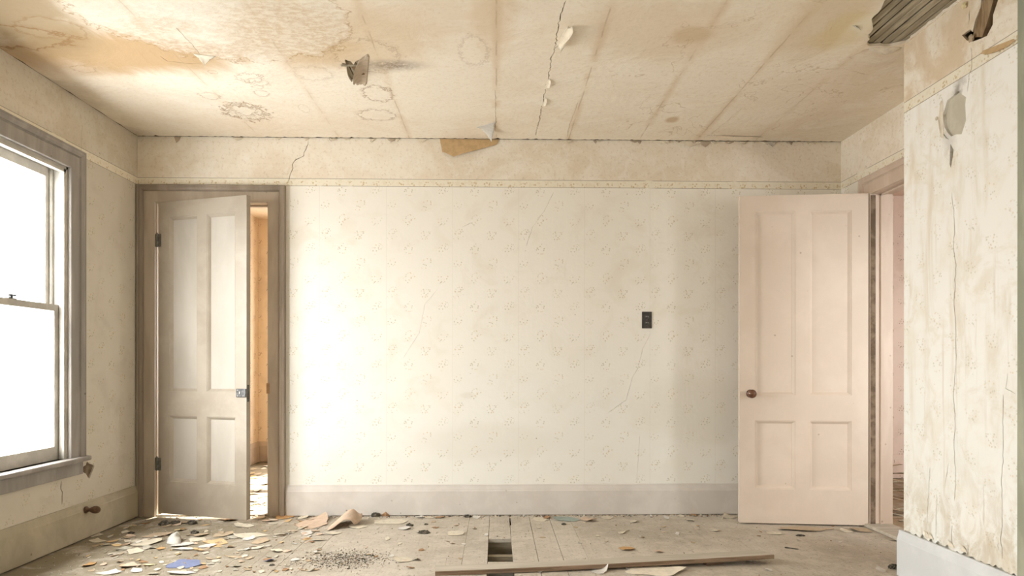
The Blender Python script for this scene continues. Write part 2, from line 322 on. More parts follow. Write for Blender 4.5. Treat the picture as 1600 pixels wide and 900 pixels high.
M['knob'] = simple('brown_porcelain', (0.10, 0.04, 0.022), (0.17, 0.075, 0.04), 20, .12, .6, 0)
M['stop'] = simple('turned_brown_wood', (0.11, 0.065, 0.04), (0.2, 0.12, 0.075), 30, .6, .3, .2)
M['void'] = simple('dark_earth', (0.02, 0.018, 0.014), (0.05, 0.045, 0.035), 7, 1, 0, .4)
M['soot'] = simple('dark_lump', (0.06, 0.055, 0.045), (0.16, 0.14, 0.11), 60, .95, .1, .5)
M['grey'] = simple('dusty_grey_scrap', (0.40, 0.37, 0.31), (0.5, 0.47, 0.4), 20, .9, .1, .3)
def pap(n, c): M[n] = simple('scrap_' + n, tuple(x * .86 for x in c), c, 26, .9, .1, .25, lo=.35, hi=.6)
pap('cream', (0.64, 0.58, 0.47)); pap('white', (0.64, 0.615, 0.565)); pap('tan', (0.48, 0.38, 0.27)); pap('peach', (0.62, 0.48, 0.37))
pap('orange', (0.55, 0.34, 0.16)); pap('blue', (0.19, 0.22, 0.35)); pap('green', (0.36, 0.42, 0.38)); pap('brown', (0.34, 0.21, 0.12)); pap('yellow', (0.78, 0.68, 0.42))
pap('kraft', (0.60, 0.43, 0.24)); pap('flap', (0.80, 0.73, 0.61)); pap('flapdark', (0.55, 0.46, 0.36))

def glass():
    m = bpy.data.materials.new('window_glass'); m.use_nodes = True; n = m.node_tree.nodes; l = m.node_tree.links
    n.remove(n['Principled BSDF']); tr = n.new('ShaderNodeBsdfTransparent'); gl = n.new('ShaderNodeBsdfGlossy'); mx = n.new('ShaderNodeMixShader')
    tr.inputs[0].default_value = (.96, .97, .97, 1); gl.inputs['Roughness'].default_value = .02; mx.inputs[0].default_value = .05
    l.new(tr.outputs[0], mx.inputs[1]); l.new(gl.outputs[0], mx.inputs[2]); l.new(mx.outputs[0], n['Material Output'].inputs[0]); return m
M['glass'] = glass()

# ------------------------------------------------------------------ mesh helpers
class MB:
    def __init__(s): s.v = []; s.f = []; s.mi = []
    def add(s, vs, fs, mi=0):
        o = len(s.v); s.v += [tuple(p) for p in vs]; s.f += [tuple(i + o for i in f) for f in fs]; s.mi += [mi] * len(fs); return s
    def box(s, a, b, mi=0):
        x0, y0, z0 = a; x1, y1, z1 = b
        vs = [(x, y, z) for x in (x0, x1) for y in (y0, y1) for z in (z0, z1)]
        return s.add(vs, [(0, 1, 3, 2), (4, 6, 7, 5), (0, 4, 5, 1), (2, 3, 7, 6), (0, 2, 6, 4), (1, 5, 7, 3)], mi)
    def build(s, name, mats, parent=None, loc=(0, 0, 0), rot=(0, 0, 0), bevel=0, smooth=False, fix=True):
        me = bpy.data.meshes.new(name); me.from_pydata(s.v, [], s.f)
        for m in (mats if isinstance(mats, (list, tuple)) else [mats]): me.materials.append(m)
        for p, mi in zip(me.polygons, s.mi): p.material_index = mi; p.use_smooth = smooth
        if fix:
            bm = bmesh.new(); bm.from_mesh(me); bmesh.ops.recalc_face_normals(bm, faces=bm.faces); bm.to_mesh(me); bm.free()
        me.update(); o = bpy.data.objects.new(name, me); COL.objects.link(o)
        o.location = loc; o.rotation_euler = rot
        if parent: o.parent = parent
        if bevel:
            b = o.modifiers.new('bevel', 'BEVEL'); b.width = bevel; b.segments = 2; b.limit_method = 'ANGLE'; b.angle_limit = math.radians(40)
        return o
def tag(o, label=None, cat=None, group=None, kind=None):
    for k, v in (('label', label), ('category', cat), ('group', group), ('kind', kind)):
        if v: o[k] = v
    return o
def empty(name, loc=(0, 0, 0), rz=0.0):
    o = bpy.data.objects.new(name, None); COL.objects.link(o); o.location = loc; o.rotation_euler = (0, 0, rz); return o
def struct(o, label=None): return tag(o, label, None, None, 'structure')

def plate(mb, fn, outline, holes, d0, d1, mi=0):
    """2D outline with holes, extruded from depth d0 to d1; fn(u,v,d)->xyz"""
    cu = bpy.data.curves.new('p', 'CURVE'); cu.dimensions = '2D'; cu.fill_mode = 'BOTH'; cu.extrude = .5
    for loop in [outline] + list(holes):
        sp = cu.splines.new('POLY'); sp.points.add(len(loop) - 1); sp.use_cyclic_u = True
        for i, p in enumerate(loop): sp.points[i].co = (p[0], p[1], 0, 1)
    o = bpy.data.objects.new('p', cu); COL.objects.link(o); bpy.context.view_layer.update()
    me = bpy.data.meshes.new_from_object(o.evaluated_get(bpy.context.evaluated_depsgraph_get()))
    mb.add([fn(v.co.x, v.co.y, d0 + (d1 - d0) * (v.co.z + .5)) for v in me.vertices], [tuple(p.vertices) for p in me.polygons], mi)
    bpy.data.objects.remove(o); bpy.data.curves.remove(cu); bpy.data.meshes.remove(me)
def rect(a, b, c, d): return [(a, c), (b, c), (b, d), (a, d)]
def slit(pts, w, seed=0, jit=.35):
    """thin closed crack polygon around a polyline"""
    r = random.Random(seed); P = []
    for i in range(len(pts) - 1):
        a, b = pts[i], pts[i + 1]; n = max(2, int(math.dist(a, b) / .02))
        for k in range(n): P.append((a[0] + (b[0] - a[0]) * k / n, a[1] + (b[1] - a[1]) * k / n))
    P.append(pts[-1]); L, Rr = [], []
    for i, p in enumerate(P):
        q = P[min(i + 1, len(P) - 1)]; o = P[max(i - 1, 0)]; dx, dy = q[0] - o[0], q[1] - o[1]; l = math.hypot(dx, dy) or 1
        nx, ny = -dy / l, dx / l; j = (r.random() - .5) * w * 1.6
        ww = w * (.45 + .55 * r.random()) * (0.25 if i in (0, len(P) - 1) else 1)
        L.append((p[0] + nx * (j + ww / 2), p[1] + ny * (j + ww / 2))); Rr.append((p[0] + nx * (j - ww / 2), p[1] + ny * (j - ww / 2)))
    return L + Rr[::-1]
def jagged(pts, amp, seed=0, step_=.03):
    r = random.Random(seed); out = []
    for i in range(len(pts)):
        a, b = pts[i], pts[(i + 1) % len(pts)]; n = max(1, int(math.dist(a, b) / step_))
        for k in range(n):
            t = k / n; out.append((a[0] + (b[0] - a[0]) * t + r.uniform(-amp, amp), a[1] + (b[1] - a[1]) * t + r.uniform(-amp, amp)))
    return out

fB = lambda u, v, d: (u, YB + d, v)             # back wall, d into the wall
fL = lambda u, v, d: (XL - d, u, v)
fRt = lambda u, v, d: (XR + d, u, v)
fN = lambda u, v, d: (XN + d, u, v)
fC = lambda u, v, d: (u, v, H + d)
pB = lambda px, py: (lambda p: (p.x, p.z))(on(px, py, 1, YB))
pL = lambda px, py: (lambda p: (p.y, p.z))(on(px, py, 0, XL))
pN = lambda px, py: (lambda p: (p.y, p.z))(on(px, py, 0, XN))
pR = lambda px, py: (lambda p: (p.y, p.z))(on(px, py, 0, XR))
pC = lambda px, py: (lambda p: (p.x, p.y))(ce(px, py))
SK = 0.009     # depth of the paper-and-plaster skin that cracks go through
ZT, ZB = 2.95, -0.35

# ------------------------------------------------------------------ walls
D1 = (-2.326, -1.565, 0.0, 2.146)              # left doorway in the back wall
D2 = (3.49, 4.318, 0.0, 2.135)                 # doorway in the right wall (y0,y1)
w = MB()
door_out = lambda a, b, z1: [(a, 0), (a, z1), (b, z1), (b, 0)]
def wall_outline(u0, u1, z0, z1, openings):
    pts = [(u0, z0)]
    for a, b, zt in openings: pts += [(a, z0), (a, zt), (b, zt), (b, z0)]
    return pts + [(u1, z0), (u1, z1), (u0, z1)]
cr = [slit([pB(482, 221), pB(474, 243), pB(458, 253), pB(456, 268), pB(450, 285)], .0065, 1),
      slit([pB(1017, 520), pB(1004, 545), pB(997, 575), pB(988, 590), pB(978, 625), pB(950, 645)], .0022, 2),
      slit([pB(1000, 680), pB(997, 720), pB(995, 755)], .0018, 3),
      slit([pB(684, 452), pB(664, 475), pB(655, 520), pB(630, 560)], .0016, 4),
      slit([pB(865, 300), pB(850, 330), pB(832, 355), pB(822, 385)], .0016, 5),
      slit([pB(722, 355), pB(735, 348), pB(742, 352)], .0025, 6)]
plate(w, fB, wall_outline(XL, XR, 0, H + .0, [(D1[0], D1[1], D1[3])]), cr, 0, SK, 0)
plate(w, fB, wall_outline(XL - T, XR + T, 0, ZT, [(D1[0], D1[1], D1[3])]), [], SK, T, 1)
w.box((XL - T, YB + .002, ZB), (XR + T, YB + T, -.03), 1)
struct(w.build('wall_back', [M['wp_back'], M['brown_plaster']]), 'back wall with faded sprig wallpaper, printed border and mottled frieze')

w = MB()
patch = jagged([pL(128, 733), pL(137, 722), pL(147, 728), pL(143, 741), pL(140, 749), pL(134, 741)], .006, 3, .02)
hl = [patch, slit([pL(97, 752), pL(96, 770), pL(98, 788)], .012, 8), slit([pL(128, 682), pL(128, 700)], .02, 9),
      slit([pL(213, 214), pL(213, 240), pL(214, 268)], .006, 12), slit([pL(128, 195), pL(127, 238)], .003, 13), rect(W1[0], W1[1], W1[2], W1[3])]
plate(w, fL, rect(YR, YB, 0, H), hl + [rect(*W2_FILL)], 0, SK, 0)
plate(w, fL, rect(YR, YB, ZB, ZT), [rect(*W1), rect(*W2_FILL)], SK, T, 1)
struct(w.build('wall_left', [M['wp_left_shaded'], M['brown_plaster']]), 'left wall with window and yellowed sprig wallpaper, darkened for shade')

w = MB()
plate(w, fRt, wall_outline(YN - .2, YB, 0, H, [(D2[0], D2[1], D2[3])]), [], 0, SK, 0)
plate(w, fRt, wall_outline(2.0, YB, 0, ZT, [(D2[0], D2[1], D2[3])]), [], SK, T, 1)
struct(w.build('wall_right', [M['wp_right'], M['plaster']]), 'right wall around the right doorway')

c3 = lambda x, y: pN(1380 + x / 3, y / 3)
c3b = lambda x, y: pN(1380 + x / 3, 300 + y / 3)
c3c = lambda x, y: pN(1380 + x / 2.645, 560 + y / 2.645)
patch1 = jagged([c3(350, 422), c3(385, 455), c3(388, 560), c3(365, 625), c3(320, 640), c3(286, 595), c3(280, 540), c3(300, 470)], .004, 4, .03)
tearhole = jagged([pN(1503, 55), pN(1508, 50), pN(1515, 46), pN(1519, 50), pN(1523, 33), pN(1531, 12), pN(1533, 0), pN(1534, -18), pN(1562, -8), pN(1558, 2), pN(1552, 22), pN(1550, 38), pN(1542, 55), pN(1532, 60), pN(1520, 65), pN(1510, 64)], .003, 6, .03)
nh = [patch1, tearhole, jagged([c3(315, 672), c3(329, 700), c3(325, 735), c3(318, 785), c3(311, 770), c3(312, 715)], .0015, 4, .02),
      slit([c3(404, 40), c3(400, 112)], .005, 14), slit([c3(412, 216), c3(417, 250), c3(416, 310), c3(402, 350), c3(396, 430)], .0045, 15),
      slit([c3(264, 520), c3(258, 560), c3(275, 610), c3(305, 655)], .007, 16),
      slit([c3b(322, 0), c3b(335, 150), c3b(330, 260), c3b(340, 340), c3b(332, 500), c3b(340, 640), c3b(340, 790)], .0048, 17),
      slit([c3c(300, 20), c3c(290, 150), c3c(298, 250), c3c(292, 350), c3c(300, 480), c3c(295, 590)], .0045, 18),
      slit([c3c(497, 150), c3c(493, 260), c3c(496, 400), c3c(490, 520), c3c(493, 640), c3c(488, 740), c3c(491, 830)], .0045, 19), slit([c3c(195, 450), c3c(185, 600), c3c(183, 680)], .0036, 20),
      slit([c3c(270, 430), c3c(255, 530)], .0034, 21), slit([c3c(222, 560), c3c(218, 750)], .003, 22), slit([c3c(415, 520), c3c(417, 690)], .002, 23),
      slit([c3c(515, 60), c3c(505, 125), c3c(548, 145)], .003, 24), slit([c3c(285, 690), c3c(284, 765)], .006, 25), slit([c3c(352, 770), c3c(345, 825)], .005, 26),
      slit([c3c(478, 760), c3c(476, 790)], .006, 27)]
# ragged lower edge of the paper above the baseboard
r_ = random.Random(5); YE = 2.551
bot = [(YE + (YN - YE) * i / 46, .226 + max(0, r_.gauss(.004, .007))) for i in range(47)]
w = MB()
plate(w, fN, bot + [(YN, H), (YE, H)], nh, 0, .012, 0)
plate(w, fN, rect(YR, YN - .0, ZB, ZT), [[(2.50, 2.335), (2.92, 2.335), (2.92, 2.59), (2.50, 2.59)], nh[2]], .012, .06, 1)
w.box((XN + .06, YR, ZB), (XN + .30, 2.35, ZT), 1); w.box((XN + .06, 3.05, ZB), (XR + T, YN, ZT), 1); w.box((XN + .29, 2.35, ZB), (XN + .4, 3.05, ZT), 1)
plate(w, fN, rect(YR, YE - .14, 0, H), [], 0, .012, 0)
struct(w.build('wall_right_front', [M['wp_near'], M['plaster']]), 'projecting wall at right with stained peeling wallpaper')
w = MB(); w.box((XN - .016, YE - .14, 0), (XN + .012, YE - .002, H)); struct(w.build('trim_5', M['green_plaster'], bevel=.003), 'grey green upright board at the right edge')
w = MB(); plate(w, lambda u, v, d: (u, YR - d, v), rect(XL - T, XN + .3, ZB, ZT), [], 0, T, 0)
struct(w.build('wall_rear', M['wp_near']))

# rooms seen through the doorways
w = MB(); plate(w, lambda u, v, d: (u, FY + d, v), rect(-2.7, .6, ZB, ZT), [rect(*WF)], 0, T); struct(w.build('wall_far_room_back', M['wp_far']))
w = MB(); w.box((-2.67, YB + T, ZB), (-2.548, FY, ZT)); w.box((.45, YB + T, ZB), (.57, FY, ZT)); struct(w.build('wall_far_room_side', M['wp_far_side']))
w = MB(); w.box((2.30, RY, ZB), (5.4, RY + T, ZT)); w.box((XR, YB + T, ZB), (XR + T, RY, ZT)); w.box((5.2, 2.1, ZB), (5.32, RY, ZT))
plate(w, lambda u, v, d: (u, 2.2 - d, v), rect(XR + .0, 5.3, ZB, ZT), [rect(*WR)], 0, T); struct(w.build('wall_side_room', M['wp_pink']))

# ------------------------------------------------------------------ ceiling with its holes
r_ = random.Random(11); far = []
n = 330
for i in range(n + 1):
    x = XR + (XL - XR) * i / n
    g = .006 + max(0, r_.gauss(.0, .006)) + (.012 * r_.random() if r_.random() < .15 else 0)
    if 1080 < 775 + x * 226 < 1300: g += .004 * r_.random()
    far.append((x, YB - g))
leftedge = [(XL + .002 + max(0, r_.gauss(0, .004)), YB - .03 - 5.9 * i / 90) for i in range(91)]
outline = far + leftedge + [(XL, YR), (XR, YR)]
bighole = jagged([pC(1357, 72), pC(1356, 58), pC(1364, 42), pC(1362, 30), pC(1376, 14), pC(1384, 0), (1.60, 2.55), (1.7, 2.35), (1.985, 2.35), (1.988, 3.27), pC(1390, 72)], .006, 9, .025)
sh = [pC(*p) for p in ((538, 93), (548, 96), (552, 101), (556, 95), (562, 94), (566, 100), (566, 116), (561, 124), (548, 128), (543, 119), (541, 104))]
tear = [pC(*p) for p in ((883, 0), (878, 14), (872, 40), (868, 70), (862, 90), (857, 120), (852, 140), (848, 160), (843, 185), (836, 212))]
hc = [bighole, jagged(sh, .002, 2, .02), slit(tear, .006, 31, .5), slit([pC(274, 43), pC(300, 70), pC(318, 92)], .003, 32),
      slit([pC(774, 140), pC(774, 170), pC(774, 206)], .0022, 33), slit([pC(903, 160), pC(890, 195), pC(886, 214)], .003, 34),
      slit([pC(1160, 168), pC(1135, 190), pC(1110, 210)], .003, 35), slit([pC(250, 88), pC(262, 96), pC(300, 100), pC(320, 99)], .0035, 36), slit([pC(333, 94), pC(380, 88), pC(430, 80), pC(470, 58)], .0025, 37)]
w = MB(); plate(w, fC, outline, hc, 0, .014, 0)
ceil = struct(w.build('ceiling', [M['ceiling']]), 'water-stained papered ceiling with torn seams and two holes')
# laths above the plaster (run along the room)
k = 0
x = XL
while x < XR:
    near_big = x > 1.5; near_small = -.95 < x < -.6
    if near_big or near_small or k % 1 == 0:
        if near_big or near_small:
            w = MB(); jj = R.uniform(-.003, .003); y0, y1 = (1.9, 4.6) if near_big else (3.2, 4.1)
            w.box((x + jj, y0, H + .016 + R.uniform(0, .002)), (x + .0345 + jj, y1, H + .024))
            tag(w.build('lath', M['lath'], ceil, bevel=.001), 'bare grey wooden lath' if near_big else None)
    x += .043; k += 1
w = MB(); w.box((-3, YR - T, H + .26), (5.5, FY + T, H + .35)); struct(w.build('ceiling_leak_blocker', M['wood_dark']))  # unseen slab added over all rooms to stop light leaking in
w = MB(); w.box((-2.7, YB + T, H), (.6, FY, H + .02)); struct(w.build('ceiling_far_room', M['wp_far'])); 
w = MB(); w.box((XR + T, 2.1, H), (5.3, RY, H + .02)); struct(w.build('ceiling_side_room', M['wp_pink']))
# dark broken beam deep in the small hole
w = MB(); p = ce(556, 108)
w.box((-.05, -.02, 0), (.05, .018, .02)); w.build('broken_lath', M['wood_dark'], ceil, (p.x, p.y + .01, H + .004), (0, .25, 1.2))
w = MB(); w.box((-.06, -.012, 0), (.06, .014, .015)); w.build('broken_lath', M['lath'], ceil, (p.x - .01, p.y - .03, H + .005), (0, -.2, .5))

# ------------------------------------------------------------------ floor of long boards
PW = .135; X0 = -.0455
w = MB(); i0 = int((XL - X0) / PW) - 1
rr = random.Random(3)
for i in range(i0, int((XN + .5 - X0) / PW) + 1):
    a = X0 + i * PW; g = .0014 if i in (-10, -8, -1, 0, 1, 2, 3) else rr.choice((.00005, .0001, .0004)); xa, xb = max(a + g, XL), min(a + PW - g, XR)
    if xb <= xa + .01: continue
    segs = []; y = YR
    cuts = [YR, rr.uniform(0.2, 2.4), rr.uniform(3.45, 4.5) if rr.random() < .35 else None, YB]
    cuts = [c for c in cuts if c is not None]
    if i == 0: cuts = None; segs = [(YR, 2.95), (3.427, 3.596), (4.073, YB)]
    else: segs = [(cuts[j] + (.0015 if j else 0), cuts[j + 1]) for j in range(len(cuts) - 1)]
    for y0, y1 in segs:
        dz = rr.uniform(-.0002, .0)
        if i == 1:     # wider gap in front of the skirting
            w.box((xa, y0, -.022), (xb, min(y1, 4.42), dz))
            if y1 > 4.42: w.box((xa + .007, 4.42, -.022), (xb, 4.63, dz)); w.box((xa, 4.63, -.022), (xb, y1, dz))
            continue
        w.box((xa, y0, -.022), (xb, y1, dz))
flo = struct(w.build('floor', [M['floor']]), 'dusty grey floorboards with one board broken out')
for y in [4.711 - .306 * k for k in range(0, 12)]:
    if 3.30 < y < 4.5:
        w = MB(); w.box((-.9, y - .022, -.17), (.9, y + .022, -.0225)); w.build('floor_joist', M['joist'], flo)
w = MB(); w.box((-.05 + .07, 3.62, -.24), (.085, 3.76, -.12)); w.build('floor_block', M['plank_top'], flo)
w = MB(); w.box((-3, YR - T, ZB - .05), (5.5, FY + T, ZB + .1)); struct(w.build('floor_ground_below', M['void']))
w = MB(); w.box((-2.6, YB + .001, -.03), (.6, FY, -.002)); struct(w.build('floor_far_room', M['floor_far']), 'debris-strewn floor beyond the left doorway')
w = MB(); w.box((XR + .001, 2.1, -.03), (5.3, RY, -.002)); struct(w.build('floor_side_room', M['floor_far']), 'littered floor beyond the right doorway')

# ------------------------------------------------------------------ baseboards
def baseboard(name, fn, u0, u1, h, mat, label, prot=.02, m0=0, m1=0):
    zg = .010 if 'left' in name else .005
    pr = [(0, zg), (prot, zg), (prot, h - .045), (prot - .002, h - .04), (prot - .004, h - .03), (prot - .009, h - .012), (prot - .010, h - .003), (prot - .012, h), (0, h)]
    w = MB(); n = len(pr); N = 10
    for k in range(N + 1):
        u = u0 + (u1 - u0) * k / N
        for d, z in pr: w.v.append(fn(u + (m0 * d if k == 0 else 0) - (m1 * d if k == N else 0), z, -d))
    for k in range(N):
        for i in range(n): j = (i + 1) % n; w.f.append((k * n + i, k * n + j, (k + 1) * n + j, (k + 1) * n + i)); w.mi.append(0)
    w.f.append(tuple(range(n))); w.f.append(tuple(range(N * n, N * n + n))); w.mi += [0, 0]
    return struct(w.build(name, mat), label)
baseboard('baseboard_back', fB, -1.443, XR, .213, M['base'], 'pale grey baseboard along the back wall')
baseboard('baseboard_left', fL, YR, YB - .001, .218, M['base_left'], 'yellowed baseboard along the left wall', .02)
baseboard('baseboard_right_front', fN, YR, YN + .018, .227, M['base_near'], 'bluish white baseboard of the projecting wall', .024)
baseboard('baseboard_far_room', lambda u, v, d: (u, FY + d, v), -2.548, .45, .22, M['trim_jamb'], None)
baseboard('baseboard_far_room_side', lambda u, v, d: (-2.548 - d, u, v), YB + T, FY, .22, M['trim_jamb'], None)
baseboard('baseboard_side_room', lambda u, v, d: (u, RY + d, v), 2.6, 5.2, .22, M['wp_pink'], None)

# ------------------------------------------------------------------ door and window casings
PROF = [(0, 0), (0, .017), (.003, .020), (.072, .020), (.077, .017), (.081, .020), (.084, .028), (.096, .034), (.108, .033), (.114, .038), (.119, .036), (.120, 0)]
def casing(mb, fn, a, b, z0, z1, prof=PROF, flat=0, mi=0):
    n = len(prof)
    st = [(a, z0, -1, 0), (a, z1, -1, 1), (b, z1, 1, 1), (b, z0, 1, 0)]
    base = len(mb.v)
    for u, z, du, dz in st:
        for wd, d in prof: mb.v.append(fn(u + du * wd, z + dz * wd, -d))
    for k in range(3):
        for i in range(n - 1): mb.f.append((base + k * n + i, base + k * n + i + 1, base + (k + 1) * n + i + 1, base + (k + 1) * n + i)); mb.mi.append(mi if i > 3 else flat)
    mb.f.append(tuple(base + i for i in range(n))); mb.f.append(tuple(base + 3 * n + i for i in range(n))); mb.mi += [mi, mi]
def jamb(mb, fn, a, b, z0, z1, d0, d1, th=.02, stop=None):
    """lining of an opening, th thick, inside the opening a..b"""
    def bx(u0, u1, v0, v1, e0, e1):
        ps = [fn(u, v, d) for u in (u0, u1) for v in (v0, v1) for d in (e0, e1)]
        mb.add(ps, [(0, 1, 3, 2), (4, 6, 7, 5), (0, 4, 5, 1), (2, 3, 7, 6), (0, 2, 6, 4), (1, 5, 7, 3)])
    bx(a, a + th, z0, z1, d0, d1); bx(b - th, b, z0, z1, d0, d1); bx(a, b, z1 - th, z1, d0, d1)
    if stop:
        s0, s1 = stop; bx(a + th, a + th + .011, z0, z1 - th, s0, s1); bx(b - th - .011, b - th, z0, z1 - th, s0, s1); bx(a + th, b - th, z1 - th - .011, z1 - th, s0, s1)
    return bx
w = MB(); casing(w, fB, D1[0], D1[1], 0, D1[3], flat=1); c1 = struct(w.build('trim_1', [M['trim'], M['trim_flat']]), 'taupe moulded casing around the left doorway')
w = MB(); jamb(w, fB, D1[0] - .014, D1[1] + .016, 0, D1[3] + .016, -.001, T + .002, .018, (.045, .06)); w.build('door_jamb', M['trim_jamb'], c1)
w = MB(); q = pB(422, 607)
w.box((D1[1] - .004, YB - .022, q[1] - .035), (D1[1] + .014, YB - .019, q[1] + .035)); w.box((D1[1] - .006, YB - .022, q[1] - .035), (D1[1] - .003, YB + .02, q[1] + .035)); w.build('strike_plate', M['brown'], c1, bevel=.001)
w = MB(); w.box((D1[0], YB + .0, 0.0), (D1[1], YB + T, .008)); w.build('threshold', M['floor'], c1)
w = MB(); casing(w, fRt, D2[0], D2[1], 0, D2[3] - .0); c2 = struct(w.build('trim_2', M['trim_right']), 'beige moulded casing around the right doorway')
w = MB(); jamb(w, fRt, D2[0] - .016, D2[1] + .016, 0, D2[3] + .016, -.001, T + .002, .018, (.045, .06)); w.build('door_jamb', M['trim_right'], c2)
w = MB(); w.box((XR - .018, D2[1] - .0045, .02), (XR + .014, D2[1] - .002, D2[3] - .01)); w.build('hinge_gap_shade', M['brown_plaster'], c2)  # dark strip paints in the shade of the hinge-side gap; plaster colour reused
w = MB(); w.box((XR - .05, D2[0] - .05, 0.0), (XR + T, D2[1] + .06, .022)); w.build('threshold', M['plank_top'], c2, bevel=.006)

# ------------------------------------------------------------------ four-panel doors
def door(name, W, Hd, mat, th=.038, pmat=None):
    """local: hinge edge at x=0, door along +x, visible face at y=0 facing -y, thickness to +y"""
    us = [0, .104, .372, .457, W - .098, W]; s = W / .813
    us = [0, .104 * s, .368 * s, .456 * s, W - .098 * s, W]; zs = [0, .221, .667, .832, Hd - .105, Hd]
    mb = MB(); holes = [rect(us[a], us[a + 1], zs[b], zs[b + 1]) for a in (1, 3) for b in (1, 3)]
    plate(mb, lambda u, v, d: (u, d, v), rect(0, W, 0, Hd), holes, 0, th)
    root = mb.build(name, mat, bevel=0)
    for h in holes:
        (a, c), (b, d) = h[0], h[2]; m = MB()
        for sgn, y0 in ((1, 0.0), (-1, th)):
            lv = [(0, 0), (.002, .003), (.006, .0035), (.018, .0155), (.020, .0175)]
            o = len(m.v)
            for ins, dep in lv:
                for x, z in ((a + ins, c + ins), (b - ins, c + ins), (b - ins, d - ins), (a + ins, d - ins)): m.v.append((x, y0 + sgn * dep, z))
            for k in range(len(lv) - 1):
                for i in range(4): j = (i + 1) % 4; m.f.append((o + k * 4 + i, o + k * 4 + j, o + k * 4 + 4 + j, o + k * 4 + 4 + i)); m.mi.append(0)
            L = o + (len(lv) - 1) * 4; m.f.append((L, L + 1, L + 2, L + 3)); m.mi.append(1 if pmat else 0)
        m.build('panel', [mat, pmat or mat], root)
    return root
def lathe(prof, n=24):
    mb = MB()
    for r, z in prof:
        for i in range(n): mb.v.append((r * math.cos(2 * PI * i / n), r * math.sin(2 * PI * i / n), z))
    for k in range(len(prof) - 1):
        for i in range(n): j = (i + 1) % n; mb.f.append((k * n + i, k * n + j, (k + 1) * n + j, (k + 1) * n + i)); mb.mi.append(0)
    mb.f.append(tuple(range(n))[::-1]); mb.f.append(tuple(range((len(prof) - 1) * n, len(prof) * n))); mb.mi += [0, 0]
    return mb
def hinge(parent, x, y, z):
    m = lathe([(.006, -.045), (.008, -.043), (.008, -.015), (.0074, -.0145), (.008, -.014), (.008, .014), (.0074, .0145), (.008, .015), (.008, .043), (.006, .046), (.004, .052)], 12)
    m.box((-.0, .0, -.043), (.03, .004, .043)); m.box((-.024, .0, -.043), (0, .003, .043))
    return m.build('hinge', M['hinge'], parent, (x, y, z), smooth=False)
# left door: half open into the room, hinge on the left jamb
hp = Vector((-2.304, 4.712, .026)); fp = Vector((-1.626, 4.485, 0))
ang = math.atan2(fp.y - hp.y, fp.x - hp.x); Wl = math.hypot(fp.y - hp.y, fp.x - hp.x)
d1 = door('door_1', Wl, 2.118, M['door_l'], pmat=M['door_l_panel']); d1.location = hp; d1.rotation_euler = (0, 0, ang)
struct(d1, 'taupe four-panel door standing half open in the left doorway'); d1['category'] = 'door'
hinge(d1, -.008, -.004, 1.86); hinge(d1, -.008, -.004, .335)
m = MB(); m.box((Wl - .075, -.010, .80), (Wl + .001, .0, .855)); rl = m.build('rim_lock', M['dark_metal'], d1, bevel=.003)
m = MB(); m.box((Wl - .048, -.013, .822), (Wl - .042, -.009, .838)); m.box((Wl - .064, -.0125, .806), (Wl - .059, -.009, .811)); m.box((Wl - .064, -.0125, .844), (Wl - .059, -.009, .849)); m.box((Wl - .02, -.0125, .806), (Wl - .015, -.009, .811)); m.build('lock_screw', M['base'], rl)
m = MB(); m.box((Wl - .001, .006, .77), (Wl + .0015, .026, .88)); m.build('lock_edge_plate', M['dark_metal'], d1)
# right door: swung fully open, hinge on the far jamb of the right doorway
hp = Vector((2.386, 4.323, .010)); fp = Vector((1.588, 4.420, 0))
ang = math.atan2(fp.y - hp.y, fp.x - hp.x); Wr = math.hypot(fp.y - hp.y, fp.x - hp.x)
d2 = door('door_2', Wr, 2.13, M['door_r'])
for o in [d2] + list(d2.children):     # hinge side is on the right here: mirror through y so the face looks into the room
    for v in o.data.vertices: v.co.y = -v.co.y
    o.data.flip_normals()
d2.location = hp; d2.rotation_euler = (0, 0, ang)
struct(d2, 'peach beige four-panel door swung open beside the right doorway'); d2['category'] = 'door'
kn = lathe([(.026, 0), (.027, .003), (.022, .006), (.010, .009), (.009, .022), (.014, .028), (.024, .034), (.0285, .044), (.027, .054), (.020, .062), (.010, .066), (.001, .067)], 32)
kn.build('door_knob', M['knob'], d2, (Wr - .068, .0, .842), (-PI / 2, 0, 0), smooth=True)
for z in (1.86, .33): hinge(d2, -.004, -.046, z)

